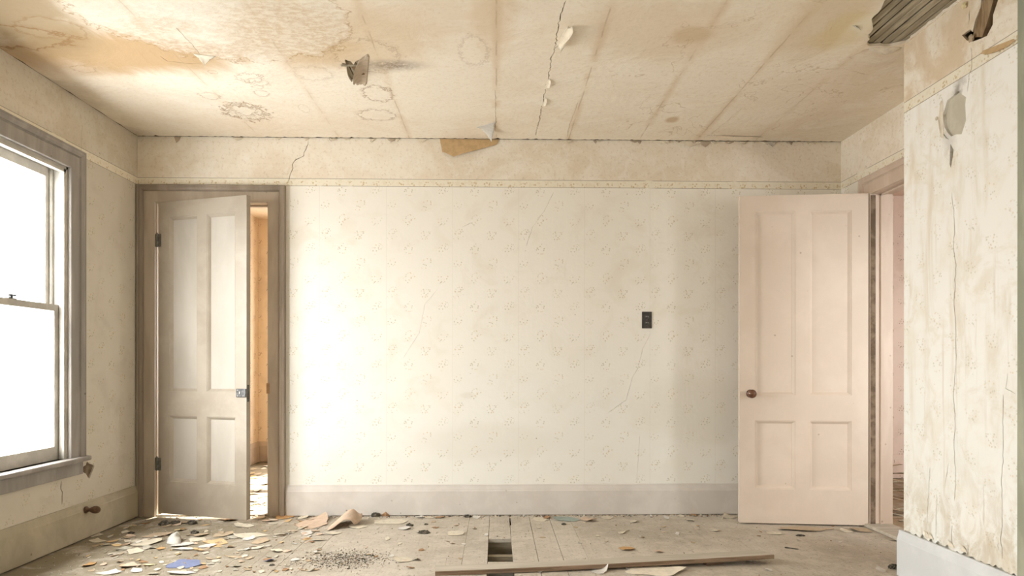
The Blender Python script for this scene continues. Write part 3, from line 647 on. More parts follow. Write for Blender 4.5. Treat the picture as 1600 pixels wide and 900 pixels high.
# ------------------------------------------------------------------ windows
def window(name, fn, y0, y1, z0, z1, label, detail=True):
    root = empty(name); struct(root, label)
    m = MB(); casing(m, fn, y0, y1, z0, z1); m.build('window_casing', M['trim_window'], root)
    m = MB(); jb = jamb(m, fn, y0 - .002, y1 + .002, z0, z1 + .002, 0, T + .02, .016)
    def bx(mb, u0, u1, v0, v1, e0, e1):
        ps = [fn(u, v, d) for u in (u0, u1) for v in (v0, v1) for d in (e0, e1)]
        mb.add(ps, [(0, 1, 3, 2), (4, 6, 7, 5), (0, 4, 5, 1), (2, 3, 7, 6), (0, 2, 6, 4), (1, 5, 7, 3)])
    for a, b in ((y0 + .014, y0 + .030), (y1 - .030, y1 - .014)):       # inner stop and parting bead
        bx(m, a, b, z0, z1 - .014, .002, .030)
        bx(m, a - .004, b + .004 - (.006), z0, z1 - .014, .070, .082)
    bx(m, y0 + .014, y1 - .014, z1 - .032, z1 - .014, .002, .030)
    m.build('window_jamb', M['sash'], root)
    m = MB(); bx(m, y0 - .145, y1 + .145, z0 - .028, z0, -.055, T + .03); m.build('window_stool', M['trim_window'], root, bevel=.008)
    m = MB(); bx(m, y0 - .12, y1 + .12, z0 - .105, z0 - .028, -.018, .0); m.build('window_apron', M['trim_window'], root, bevel=.003)
    a, b = y0 + .016, y1 - .016; zm = z0 + (z1 - z0) * .515
    for nm, za, zb, e0, e1, bot_, top_ in (('lower_sash', z0, zm + .018, .034, .068, .075, .036), ('upper_sash', zm - .018, z1 - .016, .084, .118, .036, .05)):
        m = MB(); st = .048
        plate(m, fn, rect(a, b, za, zb), [rect(a + st, b - st, za + bot_, zb - top_)], e0, e1)
        s = m.build(nm, M['sash'], root, bevel=.004)
        g = MB(); bx(g, a + st - .006, b - st + .006, za + bot_ - .006, zb - top_ + .006, (e0 + e1) / 2 - .0015, (e0 + e1) / 2 + .0015); g.build('pane', M['glass'], s)
    if detail:
        yc = on(14, 474, 0, XL - .06).y; m = MB(); bx(m, yc - .03, yc + .03, zm + .018, zm + .024, .04, .064); bx(m, yc - .008, yc + .008, zm + .024, zm + .04, .044, .06); bx(m, yc - .035, yc + .02, zm + .034, zm + .042, .035, .05)
        m.build('sash_lock', M['dark_metal'], root, bevel=.002)
        m = MB(); zz = 1.93; bx(m, y1 - .0175, y1 - .0155, zz - .035, zz + .035, .092, .108)
        m.build('sash_pulley', M['dark_metal'], root)
    return root
window('window_1', fL, *W1, 'tall sash window in the left wall, blown out white')
window('fill_window_2', fL, *W2_FILL, None, False)  # out of view, added for fill
fRear = lambda u, v, d: (u, YR - d, v)

window('window_3', lambda u, v, d: (u, FY + d, v), *WF, None, False)
window('window_4', lambda u, v, d: (u, 2.2 - d, v), *WR, None, False)

# ------------------------------------------------------------------ outlet, door stop
p = on(1010.5, 500, 1, YB)
m = MB(); m.box((-.0345, -.006, -.058), (.0345, 0, .058)); ot = m.build('wall_outlet', M['black'], loc=(p.x, YB, p.z), bevel=.002)
tag(ot, 'black double socket plate on the back wall', 'outlet')
for dz in (.021, -.021):
    rc = lathe([(.0165, 0), (.0165, .0025), (.015, .0035)], 20).build('receptacle', M['dark_metal'], ot, (0, -.006, dz), (PI / 2, 0, 0))
    for dx, hh in ((-.006, .008), (.006, .0065)):
        s = MB(); s.box((dx - .0012, -.0106, dz - hh / 2 + .003), (dx + .0012, -.0094, dz + hh / 2 + .003)); s.build('slot', M['base'], ot)
s = lathe([(.003, 0), (.0035, .0012), (.001, .002)], 10).build('screw', M['hinge'], ot, (0, -.006, 0), (PI / 2, 0, 0))
p = on(134, 797, 0, XL + .02)
st = lathe([(.020, 0), (.021, .006), (.016, .010), (.012, .018), (.011, .026), (.016, .036), (.021, .05), (.022, .062), (.019, .074), (.012, .082), (.002, .085)], 24).build('door_stop', M['stop'], loc=(XL + .0195, p.y, p.z), rot=(0, PI / 2, 0), smooth=True)
tag(st, 'brown turned wooden door stop on the left baseboard', 'door stop')
# small nail in the left corner of casing region, and stub at hole
# ------------------------------------------------------------------ torn paper hanging from ceiling and walls
def flap(name, A, B, d, nrm, L, total, label, group=None, mat='flap', taper=1.0, twist=0.0, seed=0, nx=8, ny=14, start=0.05, cat='peeling paper'):
    r = random.Random(seed); A, B, d, nrm = map(Vector, (A, B, d, nrm)); d.normalize(); nrm.normalize(); mb = MB()
    pos = Vector((0, 0, 0)); base = (A + B) / 2; ds = L / ny
    jag = [1 + r.uniform(-.12, .12) for _ in range(ny + 1)]
    for j in range(ny + 1):
        t = j / ny; th = start + total * t ** 1.3
        wd = max(.03, 1 - t ** taper) * jag[j] if taper > 0 else jag[j]
        for i in range(nx + 1):
            s = i / nx - .5
            off = pos + nrm * (abs(s) * twist * t * L * 1.2 + .002 * math.sin(9 * s + seed) * t)
            mb.v.append(tuple((A - B) * -(s * wd + (twist * .15 * t)) + off))
        pos = pos + (d * math.cos(th) + nrm * math.sin(th)) * ds
    for j in range(ny):
        for i in range(nx): a = j * (nx + 1) + i; mb.f.append((a, a + 1, a + nx + 2, a + nx + 1)); mb.mi.append(0)
    o = mb.build(name, M[mat], loc=base, smooth=True, fix=False)
    so = o.modifiers.new('thick', 'SOLIDIFY'); so.thickness = .0008
    tag(o, label, cat, group); return o
dn = (0, 0, -1)
c = ce
def cflap(p1, p2, dpx, L, total, label, **k):
    a, b = ce(*p1), ce(*p2); a.z = b.z = H - .001; mid = (a + b) / 2; e = ce(*dpx); dd = (e - mid); dd.z = 0
    return flap('peeling_paper', a, b, dd, dn, L, total, label, **k)
cflap((577, 86), (573, 132), (560, 110), .12, 1.7, 'curled grey flap of ceiling paper hanging beside the small ceiling hole', taper=2.2, seed=1, mat='flapdark')
cflap((866, 74), (885, 42), (905, 52), .085, 3.6, 'rolled curl of paper highest on the torn ceiling seam', taper=6, seed=2, mat='flap')
cflap((857, 122), (850, 140), (865, 128), .04, 2.2, 'upper of two small curls midway down the torn ceiling seam', taper=1.5, seed=3)
cflap((852, 152), (846, 168), (860, 156), .035, 2.2, 'lower of two small curls midway down the torn ceiling seam', taper=1.5, seed=4)
cflap((302, 84), (336, 88), (320, 102), .07, 1.1, 'pointed flap of ceiling paper drooping at the upper left', taper=1.0, seed=5)
cflap((745, 198), (775, 190), (772, 212), .16, 1.0, 'white pointed flap peeling where a ceiling seam meets the back wall', taper=1.0, seed=6, mat='white')
cflap((1356, 74), (1408, 73), (1385, 84), .05, .9, 'pale torn lip of paper below the large ceiling hole', taper=3, seed=7)
cflap((1332, 40), (1345, 47), (1340, 30), .03, .8, 'tiny white paper shred left of the large ceiling hole', taper=1, seed=8, mat='white')
cflap((1108, 212), (1190, 214), (1100, 180), .03, .5, 'long sagging strip of paper at the ceiling edge right of centre', taper=3, seed=9)
# hanging from the joint over the back wall
def bflap(x0, x1, z_px, L, label, total=.35, **k):
    y = YB - .004; a = on(x0, 221, 1, y); b = on(x1, 221, 1, y); a.z = b.z = H - .003
    return flap('peeling_paper', a, b, (0, 0, -1), (0, -1, 0), L, total, label, **k)
# the brown torn piece
m = MB(); P = [on(px, py, 1, YB - .005) for px, py in ((687, 222), (691, 238), (697, 240), (709, 246), (722, 241), (742, 236), (776, 226), (779, 222))]
P[0].z = P[-1].z = H - .002
q = [(p_.x, YB - .004 - (H - p_.z) * .16, p_.z) for p_ in P]; m.add(q, [tuple(range(len(q)))])
o = m.build('peeling_paper', M['kraft'], fix=False); so = o.modifiers.new('t', 'SOLIDIFY'); so.thickness = .001
tag(o, 'brown torn paper tongue hanging over the back wall frieze', 'peeling paper')
for k_, (xa, xb, L, lab) in enumerate(((272, 282, .05, 'small dark tag of paper at the ceiling edge above the left door'), (1056, 1100, .05, 'drooping paper fold at the ceiling edge above the right door area'),
        (1090, 1112, .05, 'stubby grey flap at the end of a diagonal ceiling seam'), (1196, 1214, .045, 'white triangular tag of paper at the back ceiling edge'), (880, 896, .03, 'small curl where a fine ceiling seam meets the back wall'),
        (652, 668, .03, 'small brown curl at the ceiling edge left of the torn brown tongue'))):
    bflap(xa, xb, 0, L, lab, total=.8, seed=20 + k_, taper=1.1, mat='white' if 'white' in lab else ('flapdark' if ('dark' in lab or 'grey' in lab) else 'flap'))
# curls along the edge of the ceiling paper, too alike to tell apart
rr = random.Random(44)
for k_ in range(34):
    px = rr.choice([rr.uniform(925, 1300), rr.uniform(925, 1300), rr.uniform(230, 640)])
    o = bflap(px, px + rr.uniform(6, 20), 0, rr.uniform(.012, .032), 'tiny curl of torn paper along the back edge of the ceiling', total=rr.uniform(.6, 1.6), seed=60 + k_, taper=1.2, nx=3, ny=5,
              group='torn curls along the back ceiling edge', mat=rr.choice(['flap', 'flap', 'flapdark']))
# right front wall: broken stud, torn border strip, crumbling plaster
m = MB(); plate(m, fN, [pN(1517, 60), pN(1524, 57), pN(1533, 58), pN(1541, 33), pN(1549, 4), pN(1556, -18), pN(1538, -22), pN(1534, 0), pN(1526, 28)], [], .004, .05)
o = m.build('broken_stud', M['wood_stud'], bevel=.003)
tag(o, 'brown splintered wooden stud in the torn hole high on the right front wall', 'broken stud')
def chunk(px, py, r, lab, mat, depth=-.008):
    y, z = pN(px, py); m = MB(); bm = bmesh.new(); bmesh.ops.create_icosphere(bm, subdivisions=2, radius=r); q = random.Random(int(px * 7 + py))
    for v in bm.verts: v.co *= 1 + q.uniform(-.25, .25); v.co.x *= .6
    m.add([tuple(v.co) for v in bm.verts], [tuple(v.index for v in f.verts) for f in bm.faces]); bm.free()
    o = m.build('plaster_chunk', M[mat], loc=(XN + depth, y, z), smooth=False); tag(o, lab, 'plaster chunk'); return o
chunk(1509, 8, .013, 'pale plaster lump bulging where the right front wall meets the ceiling', 'yellow'); chunk(1520, 59, .015, 'tan plaster lump at the foot of the splintered stud', 'tan')
chunk(1466, 185, .008, 'crumb of plaster at the left rim of the bare grey patch', 'cream')
A = Vector(fN(*c3(465, 238), -.002)); B = Vector(fN(*c3(615, 180), -.002))
flap('peeling_paper', A, B, (0, 0, -1), (-1, 0, 0), .03, .7, 'loosened strip of printed border curling off the right front wall', taper=5, seed=71, mat='kraft')
A = Vector(fN(*c3(280, 470), -.001)); B = Vector(fN(*c3(285, 640), -.001))
flap('peeling_paper', A, B, (0, 1, 0), (-1, 0, 0), .022, 1.3, 'curled paper rim left of the bare grey patch on the right front wall', taper=5, seed=72, mat='flap')
for k_, px in enumerate((1449, 1455, 1487, 1507)):
    y, z = pN(px, 829 + (px - 1412) * .477 - 6); A = Vector(fN(y - .02, .24, -.001)); B = Vector(fN(y + .02, .24, -.001))
    flap('peeling_paper', A, B, (0, 0, 1), (-1, 0, 0), .035, .9, 'small torn curl of wallpaper just above the bluish white baseboard', group='curls above the right front baseboard', taper=1.2, seed=80 + k_, mat='flap')

# ------------------------------------------------------------------ litter on the floor
def scrap(name, px, py, wpx, hpx, mat, label, cat='paper scrap', curl=.012, seed=None, group=None, rot=None, n=None, jag=.42, z=0.0, hmax=None):
    p = fl(px, py, z); D = p.y; s = F / D; seed = seed if seed is not None else int(px * 13 + py * 7)
    r = random.Random(seed); a = wpx / s / 2; b = hpx / ((CZ - z) * F / D ** 2) / 2; small = n is not None; n = n or 22
    # torn outline: a few straight tears between random corners
    nc = r.randint(4, 6); cor = []
    for k in range(nc):
        t = 2 * PI * (k + r.uniform(-.3, .3)) / nc; q = r.uniform(.8, 1.2); cor.append((q * math.cos(t), q * math.sin(t)))
    per = []
    for k in range(n):
        u = k / n * nc; i_ = int(u); f_ = u - i_; c0, c1_ = cor[i_ % nc], cor[(i_ + 1) % nc]; jj = 0 if f_ < .01 else .07
        per.append((c0[0] + (c1_[0] - c0[0]) * f_ + r.uniform(-jj, jj), c0[1] + (c1_[1] - c0[1]) * f_ + r.uniform(-jj, jj)))
    mb = MB(); rings = (0, .45, .8, 1.0); cd = r.uniform(0, 2 * PI); rz = rot if rot is not None else 0
    ph = r.uniform(0, 6); curl = min(curl, .35 * b + .003) if wpx > 12 else curl * .6; tl = .0035 if wpx > 10 else .0015
    def zz(x, y):
        u = x / a * math.cos(cd) + y / b * math.sin(cd); v_ = -x / a * math.sin(cd) + y / b * math.cos(cd)
        return tl * (u + 1) + curl * (max(0, u) ** 3 * .8 + .2 * max(0, -u - .3) ** 2 + .10 * math.sin(3 * v_ + ph) ** 2)
    mb.v.append((0, 0, zz(0, 0)))
    for rg in rings[1:]:
        for i in range(n):
            x, y = a * rg * per[i][0], b * rg * per[i][1]; mb.v.append((x, y, zz(x, y)))
    for i in range(n): mb.f.append((0, 1 + i, 1 + (i + 1) % n))
    for k in range(2):
        for i in range(n): o_ = 1 + k * n; j = (i + 1) % n; mb.f.append((o_ + i, o_ + n + i, o_ + n + j, o_ + j))
    zmin = min(v[2] for v in mb.v); mb.v = [(x, y, z_ - zmin) for x, y, z_ in mb.v]; mb.mi = [0] * len(mb.f)
    o = mb.build(name, M[mat], loc=(p.x, p.y, z + .0012), rot=(0, 0, rz), fix=False)
    so = o.modifiers.new('t', 'SOLIDIFY'); so.thickness = .0014; so.offset = 1
    tag(o, label, cat, group); return o
S = [ # px, py, w, h, material, curl, label
 (150,837,26,6,'cream',.01,'cream paper scrap against the left baseboard, farther of two'), (151,847,32,5,'cream',.008,'thin cream paper strip near the left baseboard, nearer of two'),
 (138,884,19,9,'orange',.02,'small orange-brown curled scrap near the left baseboard'), (199,847,12,4,'cream',.006,'small cream chip left of the largest cream scrap by the left door'),
 (227,848,56,12,'cream',.012,'largest cream paper scrap in front of the left door'), (247,837,46,9,'tan',.015,'long tan paper scrap behind the largest cream scrap'),
 (192,859,22,6,'grey',.006,'greyish flake left of the triangular cream scrap'), (212,863,28,9,'cream',.01,'triangular cream scrap in front of the largest cream scrap'), (230,857,24,6,'grey',.007,'grey flake right of the triangular cream scrap'),
 (252,858,11,7,'orange',.01,'tiny star-shaped orange scrap before the left door'), (284,852,42,10,'white',.01,'white paper sheet beside the folded white paper'), (287,859,34,6,'white',.008,'narrow white scrap in front of the white paper sheet'),
 (206,884,40,13,'peach',.018,'peach curled scrap near the bottom left'), (168,896,46,6,'white',.014,'long white strip cut by the bottom edge at left'), (214,893,22,7,'white',.01,'white scrap in front of the peach curled scrap'),
 (232,884,19,4,'yellow',.004,'thin yellow sliver right of the peach scrap'), (287,884,56,11,'blue',.006,'blue-grey paper sheet on the floor at left'), (284,896,48,6,'white',.005,'torn white paper under the front of the blue sheet'),
 (240,898,22,4,'cream',.006,'cream scrap at the bottom edge left of the white torn paper'), (381,822,32,7,'cream',.012,'cream scrap in front of the free edge of the left door'), (282,829,20,4,'yellow',.006,'small yellowish scrap behind the folded white paper'),
 (350,836,40,10,'tan',.016,'tan board-like scrap in the middle of the left litter'), (313,837,27,6,'tan',.01,'tan scrap right of the folded white paper'), (395,838,56,10,'cream',.012,'wide pale scrap right of the tan board-like scrap'),
 (387,843,20,4,'white',.02,'white curled edge scrap with a dark shadow'), (408,847,28,8,'tan',.008,'tan scrap in front of the wide pale scrap'), (336,849,38,9,'kraft',.01,'light brown scrap in front of the tan board-like scrap'),
 (326,854,26,6,'white',.008,'white scrap beside the light brown scrap'), (306,845,30,6,'cream',.008,'cream scrap between the folded white paper and the light brown scrap'), (366,840,20,6,'grey',.008,'grey flake between the tan and wide pale scraps'),
 (321,865,11,5,'cream',.008,'small cream chip alone before the light brown scrap'), (432,861,26,8,'cream',.02,'cream scrap with one lifted edge left of the grit patch'), (402,857,20,5,'cream',.007,'narrow cream scrap left of the lifted cream scrap'),
 (386,859,12,4,'white',.006,'small white scrap left of the narrow cream scrap'), (370,871,36,4,'tan',.012,'thin tan curled strip with a round white chip'), (382,870,10,5,'white',.008,'round white chip on the thin tan strip'),
 (420,877,17,4,'blue',.012,'small dark blue scrap in the left foreground'), (338,878,17,3,'cream',.008,'thin cream splinter-like scrap right of the blue sheet'), (479,834,19,7,'white',.012,'white scrap below the crumpled wallpaper'),
 (474,825,16,5,'cream',.01,'cream scrap just left of the crumpled wallpaper'), (520,834,27,5,'cream',.008,'flat cream scrap in front of the crumpled wallpaper'), (497,845,28,3,'cream',.004,'hair-thin cream strip in front of the flat cream scrap'),
 (437,836,22,4,'cream',.006,'cream sliver right of the wide pale scrap'), (445,808,32,9,'orange',.022,'orange-brown cardboard piece at the foot of the left door casing'), (424,814,28,6,'peach',.01,'peach scrap in front of the left door opening'),
 (475,809,18,5,'cream',.012,'cream scrap by the left end of the back baseboard'), (360,813,24,5,'brown',.012,'brown scrap under the left door edge'), (405,810,22,4,'tan',.008,'tan scrap on the threshold of the left doorway'),
 (612,816,54,8,'cream',.012,'long cream scrap near the back baseboard right of the crumpled wallpaper'), (633,826,25,6,'white',.012,'white scrap with a dark lump behind it'), (712,834,35,7,'cream',.008,'cream leaf-shaped scrap left of the floor hole'),
 (760,836,7,4,'white',.006,'tiny white chip at the far left corner of the floor hole'), (724,851,8,3,'white',.004,'tiny white chip on a board gap left of the floor hole'), (630,876,32,7,'cream',.008,'cream scrap right of the grit patch'),
 (651,875,15,5,'grey',.014,'grey curled chip beside the cream scrap right of the grit'), (604,843,11,5,'cream',.01,'small cream chip mid-floor above the grit patch'), (612,869,9,5,'white',.008,'small white chip at the right rim of the grit patch'),
 (558,824,28,6,'cream',.012,'cream scraps just right of the crumpled wallpaper'), (655,809,16,4,'white',.008,'white chip against the back baseboard, leftmost of three'), (670,809,14,4,'cream',.007,'cream chip against the back baseboard, middle of three'),
 (688,809,18,4,'brown',.008,'brownish chip against the back baseboard, rightmost of three'), (744,809,13,4,'white',.01,'white chip against the back baseboard above the floor hole'), (659,860,9,3,'brown',.006,'small brown flake mid-floor left of the hole'),
 (642,888,13,3,'brown',.006,'small brown flake near the left end of the plank'), (845,813,30,5,'cream',.01,'cream strip left of the green sheet by the back baseboard'), (854,809,12,6,'brown',.016,'brown curled scrap left of the green sheet'),
 (886,812,44,10,'green',.016,'grey-green sheet lying against the back baseboard'), (919,812,26,10,'peach',.030,'crumpled peach scrap right of the green sheet'), (949,810,18,4,'cream',.008,'cream chip right of the crumpled peach scrap'),
 (990,815,13,5,'cream',.010,'cream chip near the back baseboard under the outlet'), (972,833,13,4,'cream',.008,'small pale chip beside a pale twig mid-floor'), (980,858,23,8,'orange',.008,'yellow-orange scrap alone in the middle right of the floor'),
 (1029,862,15,6,'peach',.008,'small peach scrap right of the yellow-orange scrap'), (1042,809,9,6,'white',.012,'white chip against the back baseboard, left of a cream one'), (1065,807,10,4,'cream',.006,'cream chip against the back baseboard, right of a white one'),
 (1084,805,12,6,'orange',.016,'orange-tan chip against the back baseboard near the right door'), (1079,813,20,5,'cream',.012,'pale curled scrap in front of the orange-tan chip'), (1139,808,22,6,'cream',.014,'cream scrap in the corner by the right door edge'),
 (1117,829,12,5,'cream',.010,'cream chip in front of the right door free edge'), (1058,834,9,5,'white',.010,'small white chip alone left of the right door'), (1210,834,24,5,'cream',.010,'cream scrap in front of the right door, left of the flat sheet'),
 (1255,827,92,10,'tan',.014,'wide flat tan wallpaper sheet under the right door'), (1345,829,34,8,'tan',.016,'tan litter scrap at the foot of the right doorway casing'), (1322,830,20,5,'cream',.012,'cream scrap between the flat tan sheet and the right doorway'),
 (1395,844,14,5,'cream',.010,'cream chip near the corner of the bluish baseboard'), (1028,861,14,5,'peach',.008,None), (1169,877,11,6,'white',.012,'white chip in front of the plank right end, leftmost'),
 (1202,891,10,6,'white',.012,'white chip in the right foreground beyond the plank'), (1377,891,13,7,'white',.012,'white chip at the foot of the bluish baseboard'), (1024,892,116,24,'flap',.02,'large crumpled cream wallpaper piece in front of the plank'),
 (937,893,28,10,'white',.030,'white torn triangular scrap in front of the plank'), (962,885,11,6,'white',.012,'small white chip between plank and torn triangular scrap'), (982,889,10,6,'white',.012,'small white chip left of the large crumpled cream piece'),
 (845,893,8,6,'white',.012,'white chip in front of the plank near the lower floor hole'), (878,891,4,3,'white',.004,'tiny white crumb in front of the plank'), (245,891,14,4,'cream',.006,'cream chip left of the blue sheet'),
 (180,868,10,3,'cream',.005,'small cream chip on bare boards at left'), (560,806,14,5,'peach',.012,'peach scrap behind the crumpled wallpaper at the baseboard'), (500,812,22,6,'peach',.014,'peach scrap behind the crumpled wallpaper')]
for e in S:
    if e[6] is None: continue
    scrap('paper_scrap', e[0], e[1], e[2], e[3], e[4], e[6], curl=e[5])
# dark lumps
def lump(px, py, wpx, hpx, lab, mat='soot', cat='debris lump'):
    p = fl(px, py); s = F / p.y; a = wpx / s / 2; q = random.Random(int(px + py * 3)); bm = bmesh.new(); bmesh.ops.create_icosphere(bm, subdivisions=3, radius=1)
    hh = hpx / s * .55
    for v in bm.verts:
        k = 1 + q.uniform(-.28, .28); v.co = Vector((v.co.x * a * k, v.co.y * a * .7 * k, max(-.2, v.co.z) * hh * k))
    mz = min(v.co.z for v in bm.verts)
    m = MB(); m.add([(v.co.x, v.co.y, v.co.z - mz) for v in bm.verts], [tuple(v.index for v in f.verts) for f in bm.faces]); bm.free()
    return tag(m.build('debris_lump', M[mat], loc=(p.x, p.y, 0)), lab, cat)
for e in ((257,821,16,10,'largest dark rubble lump before the left door'), (275,819,16,7,'dark lump right of the largest rubble lump by the left door'), (205,834,10,4,'small dark lump near the left baseboard'), (300,819,14,8,'dark lump in front of the left door panel'),
          (304,834,12,7,'dark lump behind the folded white paper'), (640,822,11,6,'dark lump behind a white scrap right of the crumpled wallpaper'), (663,833,18,6,'dark oblong lump in mid-floor left of the hole'), (666,820,6,3,'tiny dark crumb behind the dark oblong lump'),
          (587,807,14,9,'dark bluish lump at the back baseboard beside the crumpled wallpaper'), (604,806,12,9,'brown lump at the back baseboard beside the bluish lump'), (731,808,11,6,'dark lump at the back baseboard above the floor hole'),
          (881,820,7,4,'dark lump in front of the green sheet'), (1251,837,13,3,'dark flat chip in front of the flat tan sheet'), (1398,888,18,10,'dark lump with plaster at the corner of the bluish baseboard'), (425,884,8,4,'small dark lump below the small dark blue scrap')):
    lump(e[0], e[1], e[2], e[3], e[4], 'brown' if 'brown' in e[4] else 'soot')
# sticks
def stick(p0, p1, rad, lab, mat, z=.004, name='stick'):
    a, b = fl(*p0), fl(*p1); a.z = b.z = z; d = b - a; m = lathe([(rad * .5, 0), (rad, .006), (rad * .8, d.length * .5), (rad, d.length * .8), (rad * .4, d.length)], 6)
    o = m.build(name, M[mat], loc=a); o.rotation_euler = d.to_track_quat('Z', 'Y').to_euler(); return tag(o, lab, 'stick')
stick((1226, 856), (1248, 859), .004, 'dark wooden splinter on the floor right of the plank', 'soot')
stick((968, 833), (984, 829), .003, 'pale twig on the floor below the outlet', 'cream')
stick((1129, 812), (1131, 806), .003, 'short pale stick near the right door free edge', 'cream')

# folded white paper
def sheet(name, grid, mat, lab, cat='paper scrap', thick=.001, sub=True):
    mb = MB(); nr, nc = len(grid), len(grid[0]); org = Vector(grid[0][0])
    for row in grid:
        for p_ in row: mb.v.append(tuple(Vector(p_) - Vector((org.x, org.y, 0))))
    for j in range(nr - 1):
        for i in range(nc - 1): a_ = j * nc + i; mb.f.append((a_, a_ + 1, a_ + nc + 1, a_ + nc)); mb.mi.append(0)
    o = mb.build(name, M[mat], loc=(org.x, org.y, 0), smooth=True, fix=False)
    if sub: s_ = o.modifiers.new('s', 'SUBSURF'); s_.levels = s_.render_levels = 2
    so = o.modifiers.new('t', 'SOLIDIFY'); so.thickness = thick
    return tag(o, lab, cat)
def fz(px, py, z=.002, dy=0.0):      # point at height z above floor spot (px,py)
    p_ = fl(px, py); return (p_.x, p_.y + dy, z)
sheet('folded_paper', [[fz(260, 850, .002), fz(270, 852, .002), fz(283, 852, .002)], [fz(262, 846, .02), fz(272, 847, .03), fz(283, 848, .02)], [fz(268, 844, .035), fz(277, 846, .058), fz(281, 845, .03)], [fz(275, 843, .01), fz(281, 843, .03), fz(284, 843, .004)]], 'white', 'folded upright white paper standing in the left litter', 'folded paper', sub=False)
# crumpled wallpaper: a flat torn end, the rest rolled up and standing off the floor
def dp(px, py, Y): p_ = on(px, py, 1, Y); return (p_.x, p_.y, max(p_.z, .002))
g = [[dp(*q) for q in row] for row in (
    ((510, 830, 4.27), (521, 826, 4.31), (530, 817, 4.34), (538, 812, 4.35), (550, 811, 4.37), (552, 822, 4.37)),
    ((512, 826, 4.32), (523, 818, 4.35), (533, 808, 4.38), (543, 801, 4.40), (556, 802, 4.42), (562, 817, 4.41)),
    ((514, 824, 4.37), (524, 813, 4.40), (535, 803, 4.44), (552, 786, 4.47), (557, 797, 4.49), (567, 808, 4.47)),
    ((516, 823, 4.42), (527, 816, 4.50), (540, 812, 4.56), (552, 806, 4.58), (562, 807, 4.58), (566, 799, 4.54)))]
o = sheet('crumpled_wallpaper', g, 'peach', 'large crumpled wallpaper sheet rolled up against the back baseboard', 'crumpled wallpaper')
m = scrap('torn_sheet_end', 490, 819, 50, 19, 'peach', None, None, curl=.03, seed=5)
wl = Vector(m.location); m.parent = o; m.location = wl - Vector(o.location)
for q in (m,):
    for k_ in ('label', 'category'):
        if k_ in q: del q[k_]
# the loose plank
a0 = fl(680, 893, .022); a1 = fl(1210, 867, .050); b1 = fl(1191, 859, .050)
dx = Vector((a1.x - a0.x, a1.y - a0.y, 0)); Lp = dx.length; ang = math.atan2(dx.y, dx.x); m = MB(); NP = 40; rq = random.Random(8)
for i in range(NP + 1):
    t = i / NP; x = Lp * t; zt = .021 + .030 * t ** 1.6; j = rq.uniform(-.0012, .0012); sk = -.04 if i == 0 else 0
    for (yy, zz_) in ((0 + j, zt - .021), (.100, zt - .021), (.100, zt), (.004, zt), (0 + j, zt - .003)): m.v.append((x + (.03 * (yy / .1) * (-1) if i == NP else 0), yy, zz_))
for i in range(NP):
    for k in range(5): a_, b_ = i * 5 + k, i * 5 + (k + 1) % 5; m.f.append((a_, b_, b_ + 5, a_ + 5)); m.mi.append(0 if k in (1, 2) else 1)
m.f.append((0, 1, 2, 3, 4)); m.f.append(tuple(NP * 5 + k for k in range(5))); m.mi += [1, 1]
o = m.build('wooden_plank', [M['plank_top'], M['plank_edge']], loc=(a0.x, a0.y, .0005), rot=(0, 0, ang), fix=True)
tag(o, 'long loose dusty plank lying across the floorboards and the floor hole', 'plank')
# a sliver of rubble carries the raised end
m = MB(); m.box((-.05, -.02, 0), (.05, .02, .017)); pm = a0.lerp(a1, .82)
tag(m.build('wood_offcut', M['plank_edge'], loc=(pm.x + .0, pm.y + .05, 0), rot=(0, 0, ang + .2), bevel=.002), 'short wood offcut propping the raised right end of the plank', 'wood offcut')

# crumbs: nobody could count them
def crumbs(name, n, pos, lab, mats, smin, smax, seed):
    r = random.Random(seed); mb = MB()
    for _ in range(n):
        x, y = pos(r); s_ = r.uniform(smin, smax) * (1.8 if r.random() < .06 else 1); k = r.randint(3, 6); ph = r.uniform(0, 6); hgt = s_ * r.uniform(.15, .7); mi = r.choices(range(len(mats)), weights=[m_[1] for m_ in mats])[0]
        tx, ty = r.uniform(-.3, .3), r.uniform(-.3, .3); vs = []
        for i in range(k):
            t = ph + 2 * PI * i / k; q = s_ * r.uniform(.55, 1.1); vs.append((x + q * math.cos(t), y + q * math.sin(t), .0005))
        vs += [(vx + (x - vx) * .3, vy + (y - vy) * .3, hgt + (vx - x) * tx) for vx, vy, _z in vs]
        mb.add(vs, [tuple(range(k, 2 * k))] + [(i, (i + 1) % k, k + (i + 1) % k, k + i) for i in range(k)], mi)
    o = mb.build(name, [M[m_[0]] for m_ in mats], fix=False)
    return tag(o, lab, 'crumbs', None, 'stuff')
def inroom(r):
    while True:
        y = 3.3 + 1.42 * r.random() ** .8; x = r.uniform(-2.40, 1.95 if y < 3.32 else 2.38)
        if -.06 < x < .11 and (y < 3.45 or 3.58 < y < 4.09): continue
        dens = (1.0 if x < -1.0 else .45) * (1 if y > 4.55 or x < -1.0 else .6)
        if r.random() < dens: return x, y
crumbs('floor_crumbs', 2600, inroom, 'fine crumbs of paint and plaster scattered over the floorboards', [('cream', 5), ('white', 3), ('soot', 4), ('brown', 2), ('grey', 6)], .0012, .0048, 1)
def pile(r):
    p_ = fl(540, 874); return p_.x + r.gauss(0, .115), p_.y + r.gauss(0, .085)
crumbs('grit_patch', 2600, pile, 'dark gritty patch of crumbled plaster in the left foreground', [('soot', 9), ('brown', 2), ('white', 3), ('grey', 4)], .0015, .0048, 2)
def basel(r): return r.uniform(-1.42, 1.6), YB - .022 - abs(r.gauss(0, .03))
crumbs('baseboard_crumbs', 900, basel, 'line of crumbs along the foot of the back baseboard', [('soot', 4), ('white', 3), ('cream', 4), ('brown', 2)], .002, .008, 3)
def threshl(r): return r.uniform(-2.3, -1.5), r.uniform(4.66, 5.2)
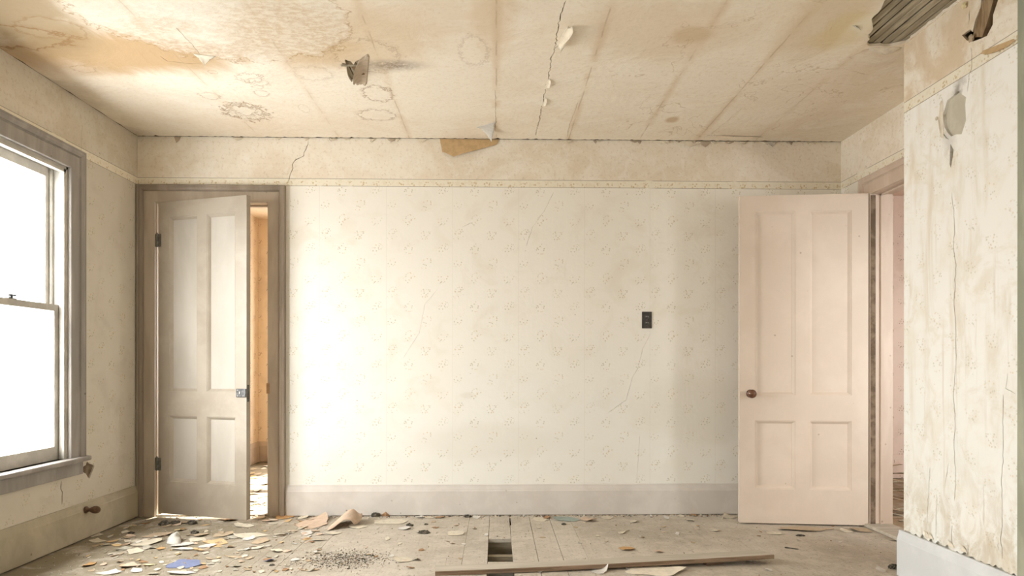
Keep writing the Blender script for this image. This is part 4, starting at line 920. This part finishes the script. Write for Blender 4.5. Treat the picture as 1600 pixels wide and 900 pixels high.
crumbs('threshold_crumbs', 260, threshl, 'crumbs scattered on the sunlit threshold of the left doorway', [('tan', 4), ('cream', 3), ('brown', 2)], .003, .011, 4)
# small paint chips, alike
rr = random.Random(19)
for zone, x0, x1, y0, y1, n, lab in (('left', 120, 500, 812, 897, 190, 'small paint or paper chip among the litter on the left part of the floor'), ('mid', 470, 750, 808, 880, 22, 'tiny pale paint chip on the boards between the left litter and the floor hole'),
                               ('right', 820, 1390, 810, 880, 30, 'tiny pale paint chip on the boards right of the floor hole')):
    for k_ in range(n):
        px, py = rr.uniform(x0, x1), rr.uniform(y0, y1)
        if px < 150 and py < 850: continue
        if zone == 'left' and (803 + (216 - px) * .437 + 8 > py): continue
        if zone == 'right' and py > 850 and py < 880: py = rr.uniform(815, 850)
        q = fl(px, py)
        if q.y > 4.69 or q.x > 1.95 and q.y < 3.35: continue
        scrap('paint_chip', px, py, rr.uniform(4, 17 if zone == 'left' else 10), rr.uniform(1.5, 4.2 if zone == 'left' else 3), rr.choice(['cream', 'cream', 'tan', 'tan', 'grey', 'grey', 'peach', 'brown', 'kraft', 'white']), lab, 'paint chip', rr.uniform(.002, .010), seed=1000 + k_ + int(px), group='paint chips on the ' + {'left': 'left litter', 'mid': 'middle boards', 'right': 'right boards'}[zone], n=8)
# litter beyond the doorways
for k_ in range(22):
    px, py = rr.uniform(388, 420), rr.uniform(722, 797); scrap('far_paper_scrap', px, py, rr.uniform(5, 16), rr.uniform(2, 4), rr.choice(['cream', 'tan', 'white', 'kraft']), 'scrap of paper on the floor seen through the left doorway', 'paper scrap', .015, seed=2000 + k_, group='scraps beyond the left doorway', n=9)
for k_ in range(20):
    px, py = rr.uniform(1396, 1415), 824 - 74 * (k_ / 20); a = fl(px, py); L = rr.uniform(.08, .3); m = MB(); m.box((-L / 2, -.012, 0), (L / 2, .012, .006)); m.box((-L / 2 - .012, -.005, .001), (-L / 2, .009, .005)); m.box((L / 2, -.011, .001), (L / 2 + .009, .002, .005))
    tag(m.build('lath_offcut', M[rr.choice(['wood_dark', 'tan', 'lath', 'cream'])], loc=(max(a.x, 2.68 + L / 2), a.y, .0 + (.05 * (k_ % 4) if k_ > 8 else .0)), rot=(rr.uniform(-.1, .1), rr.uniform(-.2, .2), rr.uniform(-.9, .9))), 'broken lath offcut in the heap seen through the right doorway', 'lath offcut', 'lath offcuts beyond the right doorway')
